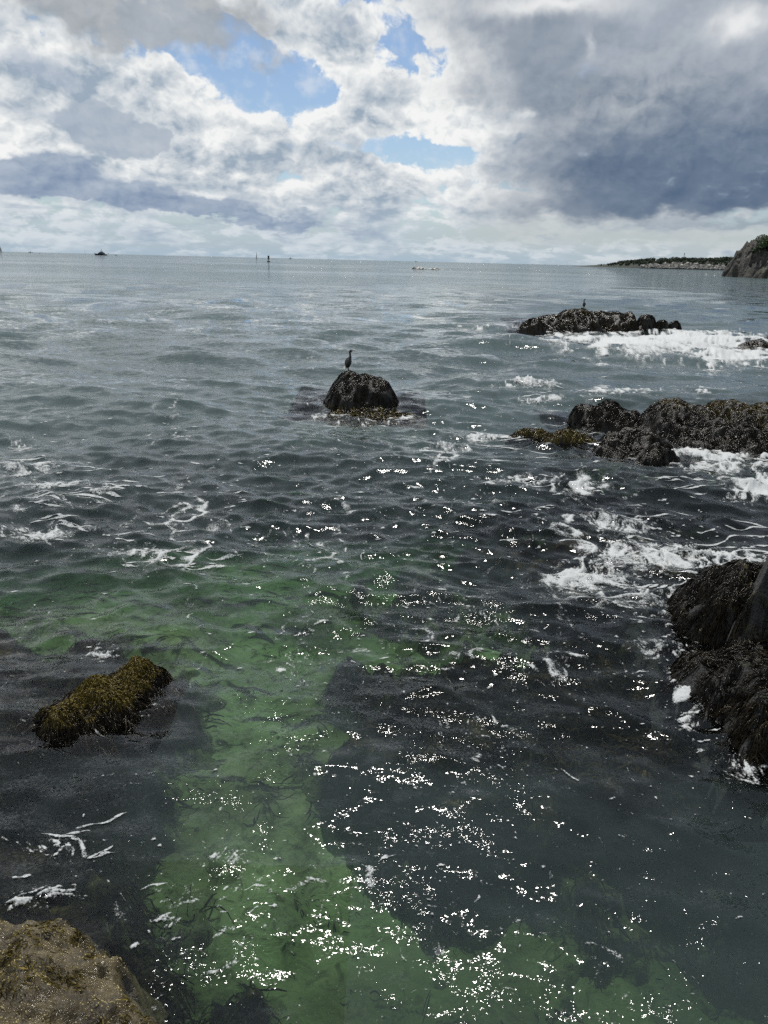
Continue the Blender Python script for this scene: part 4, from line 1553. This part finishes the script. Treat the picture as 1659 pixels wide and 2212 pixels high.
sailboat(2, 2600, 12, 19, 0, 'pale sailing boat cut by the left edge of the horizon', yaw=0.6)
sailboat(184, 3000, 9, 17, 0, 'tiny sailing boat with a bare dark mast just left of the dark yacht', False, 1.3)
sailboat(554, 1900, 10, 18, 12, 'sailing boat with a leaning mast just left of the buoy', True, 1.25)
sailboat(691, 4200, 10, 20, 0, 'left one of two faint bare-masted sailing boats right of the buoy', False, 1.3)
sailboat(709, 4200, 10, 26, 0, 'right one of two faint bare-masted sailing boats right of the buoy', False, 1.3)


def workboat(Xp, dist, L, mat, label, yaw=0.0, mast=True):
    loc, rz = place(Xp, dist, yaw)
    t = thing('fishing_boat', label, 'boat', loc, rz, 'small boats on the horizon')
    hull(L, L * 0.32, L * 0.17, L * 0.09, 'hull', mat, t)
    c = MB().box(-L * 0.22, L * 0.05, -L * 0.11, L * 0.11, L * 0.1, L * 0.32, L * 0.02, 0.03).build('wheelhouse', WHITE if mat is not WHITE else GREY, t)
    MB().box(-L * 0.225, -L * 0.1, -L * 0.112, L * 0.112, L * 0.23, L * 0.29).build('window', GLASS, c)
    if mast:
        MB().tube([(L * 0.03, 0, L * 0.3), (L * 0.03, 0, L * 0.55)], 0.1, 6).build('mast', STEEL, t)


workboat(66.5, 3300, 15, GREY, 'pale grey boat on the horizon at far left, left of a darker speck')
workboat(85.5, 2300, 6.5, NAVY, 'dark small boat seen end-on at far left, right of the grey boat', 1.4, False)
workboat(251, 2100, 6.0, NAVY, 'small low dark boat just right of the motor yacht', 0.1, False)
workboat(628, 3400, 16, WHITE, 'white fishing boat on the horizon just right of the buoy')
workboat(899, 3600, 12, NAVY, 'dark speck of a boat on the horizon left above the breaking shoal', 0.0)

# ---- can buoy
loc, rz = place(580, 840)
b = thing('channel_buoy', 'dark can-shaped channel buoy with a cage tower in the middle distance', 'buoy', loc, rz)
MB().lathe([(0.4, -0.6), (1.65, -0.3), (1.7, 0.9), (1.55, 1.1), (0.3, 1.15)], 20).build('float', STEEL, b, False)
for sx, sy in ((-1, -1), (1, -1), (1, 1), (-1, 1)):
    MB().tube([(sx * 1.05, sy * 1.05, 1.0), (sx * 0.62, sy * 0.62, 3.2)], 0.09, 6).build('tower_leg', STEEL, b)
MB().tube([(0, 0, 1.0), (0, 0, 3.0)], [0.42, 0.28], 10).build('bell', STEEL, b)
MB().lathe([(0.5, 2.7), (0.95, 2.75), (0.98, 4.1), (0.5, 4.2)], 18).build('cage', plain('weathered buoy paint', (0.09, 0.10, 0.09), 0.6), b)
MB().lathe([(0.4, 4.2), (0.98, 4.22), (0.98, 6.5), (0.85, 6.65), (0.2, 6.7)], 18).build('can_mark', plain('black buoy paint', (0.008, 0.012, 0.013), 0.4), b)

# ---- two small white mooring buoys near the cliff
for Xp, dist, lab in ((1546.5, 560, 'tiny white mooring buoy floating left of the cliff foot, nearer the cliff'),
                      (1528, 640, 'tiny white mooring buoy floating further left of the cliff foot')):
    loc, rz = place(Xp, dist)
    t = thing('mooring_buoy', lab, 'buoy', loc, rz, 'white mooring buoys')
    MB().lathe([(0.1, -0.5), (0.5, -0.3), (0.65, 0.1), (0.5, 0.5), (0.1, 0.7)], 14).build('float', WHITE, t, True)
    MB().tube([(0, 0, 0.65), (0, 0, 0.95)], 0.08, 8).build('ring', STEEL, t)

# ---- shoal breaking far out
for Xp, rx, dd, hh, lab in ((905, 15, 500, 1.5, 'left low black rock of the far breaking shoal'), (941, 8, 495, 1.0, 'right small black rock of the far breaking shoal')):
    p = far(Xp, dd)
    w = rx * dd / FOC
    h = hf_lumps([(p.x, p.y, w, 2.2, hh, 2.4, 0), (p.x - w * 0.4, p.y + 1, w * 0.6, 2.0, hh * 0.8, 2.2, 0)], 0.3, 0.4, 0.3, int(Xp))
    t = rock('shoal_rock', lab, h, seed=int(Xp), group='rocks of the far shoal')
p = far(921, 497)
fx, fy = np.meshgrid(np.linspace(-13, 13, 120), np.linspace(-5, 5, 24))
fz = 0.25 + 0.9 * np.maximum(0, fbm(fx * 0.3, fy * 0.5, 4, 3)) * np.exp(-(fx / 10) ** 2) - p.z * 0
ff = 1.0 - (np.abs(fx) / 13) ** 2 * 0.6 - (np.abs(fy) / 5) ** 2 * 0.7 + fbm(fx * 0.25, fy * 0.6, 4, 9) * 0.9 - 0.25
idx = np.arange(fx.size).reshape(fx.shape)
q = np.stack([idx[:-1, :-1], idx[:-1, 1:], idx[1:, 1:], idx[1:, :-1]], -1).reshape(-1, 4)
q = q[ff.ravel()[q].max(1) > 0.2]
me = mesh_np('breaking_surf', np.stack([fx + p.x, fy + p.y, fz + p.z], -1).reshape(-1, 3), q)
add_attr(me, 'foam', ff.ravel())
o = link('breaking_surf', me, MAT['foam'], None, 'stuff')
o['label'] = 'white surf breaking over the far shoal'
o['category'] = 'surf'

#@@ birds
# ------------------------------------------------------------------ cormorants
def m_feather(name, lo, hi):
    m, b = new_mat(name)
    tc = X.nt.nodes.new('ShaderNodeTexCoord')
    p = X(tc.outputs['Object'])
    v = voronoi(p, 38.0)
    c = mixc(sstep(0.15, 0.55, v), lo, hi)
    X.put(b.inputs['Base Color'], c)
    b.inputs['Roughness'].default_value = 0.5
    bump(b, v, 0.5, 0.01)
    return m


FEATH = m_feather('black feathers', (0.006, 0.007, 0.008), (0.016, 0.017, 0.018))
WINGM = m_feather('brown wing feathers', (0.020, 0.017, 0.015), (0.055, 0.047, 0.042))
HORN = plain('beak horn', (0.03, 0.024, 0.02), 0.4)


def m_tail():
    m, b = new_mat('glare-white thin tail feathers')
    nt = X.nt
    v = voronoi(position(), 60.0)
    c = mixc(sstep(0.2, 0.6, v), (0.72, 0.72, 0.69), (0.86, 0.86, 0.83))  # glare on the tail, with white droppings, painted into the feather colour
    X.put(b.inputs['Base Color'], c)
    b.inputs['Roughness'].default_value = 0.8
    tl_ = nt.nodes.new('ShaderNodeBsdfTranslucent')
    X.put(tl_.inputs['Color'], c)
    mx = nt.nodes.new('ShaderNodeMixShader')
    mx.inputs[0].default_value = 0.65
    nt.links.new(b.outputs[0], mx.inputs[1])
    nt.links.new(tl_.outputs[0], mx.inputs[2])
    nt.links.new(mx.outputs[0], nt.nodes['Material Output'].inputs['Surface'])
    return m


TAILM = m_tail()
FOOT = plain('black webbed foot', (0.012, 0.012, 0.012), 0.5)


def spline(pts, n):
    """Catmull-Rom through (x, y, z, r)"""
    p = np.array(pts, float)
    p = np.concatenate([[2 * p[0] - p[1]], p, [2 * p[-1] - p[-2]]])
    out = []
    for i in range(1, len(p) - 2):
        for k in range(n):
            t = k / n
            a, b, c, d = p[i - 1], p[i], p[i + 1], p[i + 2]
            out.append(0.5 * ((2 * b) + (-a + c) * t + (2 * a - 5 * b + 4 * c - d) * t * t + (-a + 3 * b - 3 * c + d) * t ** 3))
    out.append(p[-2])
    return np.array(out)


def cormorant(label, loc, rotz, spine, beak, tailmat, sc=1.0):
    t = thing('cormorant', label, 'bird', loc, rotz, 'cormorants standing on rocks')
    t.scale = (sc, sc, sc)
    q = spline(spine, 5)
    q[:, 3] = np.maximum(q[:, 3], 0.004)
    MB().tube([tuple(v[:3]) for v in q], list(q[:, 3] * 1.08), 16, 0.95).build('body', FEATH, t, True)
    b = spline(beak, 3)
    MB().tube([tuple(v[:3]) for v in b], list(np.maximum(b[:, 3], 0.002)), 8, 0.7).build('beak', HORN, t, True)
    for s_ in (-1, 1):
        w = [(0.035, s_ * 0.070, 0.415, 0.012), (0.015, s_ * 0.092, 0.365, 0.045), (-0.015, s_ * 0.105, 0.285, 0.055), (-0.045, s_ * 0.090, 0.20, 0.046),
             (-0.070, s_ * 0.055, 0.12, 0.022), (-0.085, s_ * 0.03, 0.075, 0.006)]
        q = spline(w, 4)
        m = MB().tube([tuple(v[:3]) for v in q], list(np.maximum(q[:, 3], 0.004)), 12, 0.55)
        m.build('wing', WINGM, t, True)
        MB().tube([(0.0, s_ * 0.045, 0.11), (0.01, s_ * 0.05, 0.05), (0.005, s_ * 0.05, 0.004)], [0.03, 0.014, 0.011], 8).build('leg', FOOT, t, True)
        MB().slab([(-0.02, s_ * 0.05 - 0.008, 0.0), (0.085, s_ * 0.05 - 0.042, 0.0), (0.095, s_ * 0.05, 0.0), (0.085, s_ * 0.05 + 0.042, 0.0), (-0.02, s_ * 0.05 + 0.008, 0.0)],
                  (0, 0, 0.010)).build('webbed_foot', FOOT, t)
    tl = MB()
    q = spline([(-0.025, 0, 0.135, 0.030), (-0.070, 0, 0.110, 0.055), (-0.110, 0, 0.075, 0.066), (-0.145, 0, 0.035, 0.050), (-0.165, 0, 0.012, 0.012)], 3)
    tl.tube([tuple(v[:3]) for v in q], list(q[:, 3]), 12, 0.16)
    tl.build('tail', tailmat, t, True)
    return t


def top_of(hf, X0, X1, frac=0.985):
    """highest point of a rock between two picture columns"""
    ny, nx = hf.Z.shape
    gx, gy = np.meshgrid(hf.x0 + np.arange(nx) * hf.st, hf.y0 + np.arange(ny) * hf.st)
    a0 = math.atan2(ray(X0, 800).x, ray(X0, 800).y); a1 = math.atan2(ray(X1, 800).x, ray(X1, 800).y)
    a = np.arctan2(gx, gy)
    Z = np.where((a > a0) & (a < a1), hf.Z, -9)
    i = np.unravel_index(np.argmax(Z), Z.shape)
    return gx[i], gy[i], Z[i]


sp = [(-0.055, 0, 0.085, 0.012), (-0.03, 0, 0.12, 0.062), (-0.018, 0, 0.19, 0.102), (-0.005, 0, 0.27, 0.118), (0.022, 0, 0.345, 0.108), (0.052, 0, 0.41, 0.078),
      (0.074, 0, 0.47, 0.046), (0.078, 0, 0.53, 0.034), (0.066, 0, 0.595, 0.032), (0.064, 0, 0.65, 0.038), (0.090, 0, 0.690, 0.046), (0.130, 0, 0.70, 0.036), (0.16, 0, 0.70, 0.018)]
bk = [(0.140, 0, 0.702, 0.024), (0.18, 0, 0.703, 0.017), (0.22, 0, 0.702, 0.014), (0.25, 0, 0.698, 0.011), (0.258, 0, 0.684, 0.004)]
x_, y_, z_ = top_of(BIRD_HF, 742, 762)
cormorant('black cormorant standing in profile on the lone boulder, beak to the right, tail painted white with glare', (x_, y_ - 0.12, z_ + 0.06), R(-8), sp, bk, TAILM, 1.07)
sp2 = [(-0.055, 0, 0.085, 0.012), (-0.03, 0, 0.12, 0.060), (-0.018, 0, 0.19, 0.10), (-0.005, 0, 0.27, 0.118), (0.015, 0.0, 0.345, 0.105), (0.03, 0.015, 0.41, 0.074),
       (0.035, 0.03, 0.47, 0.046), (0.03, 0.045, 0.53, 0.037), (0.028, 0.050, 0.595, 0.035), (0.035, 0.035, 0.655, 0.036), (0.05, 0.0, 0.69, 0.038), (0.07, -0.035, 0.69, 0.030), (0.08, -0.06, 0.675, 0.016)]
bk2 = [(0.075, -0.045, 0.682, 0.018), (0.09, -0.08, 0.668, 0.011), (0.10, -0.11, 0.655, 0.008), (0.105, -0.13, 0.64, 0.004)]
x_, y_, z_ = top_of(ISLE_HF, 1228, 1248)
cormorant('dark cormorant seen from behind on the far reef, head bent to the right', (x_, y_, z_ + 0.02), R(72), sp2, bk2,
          FEATH, 1.08)
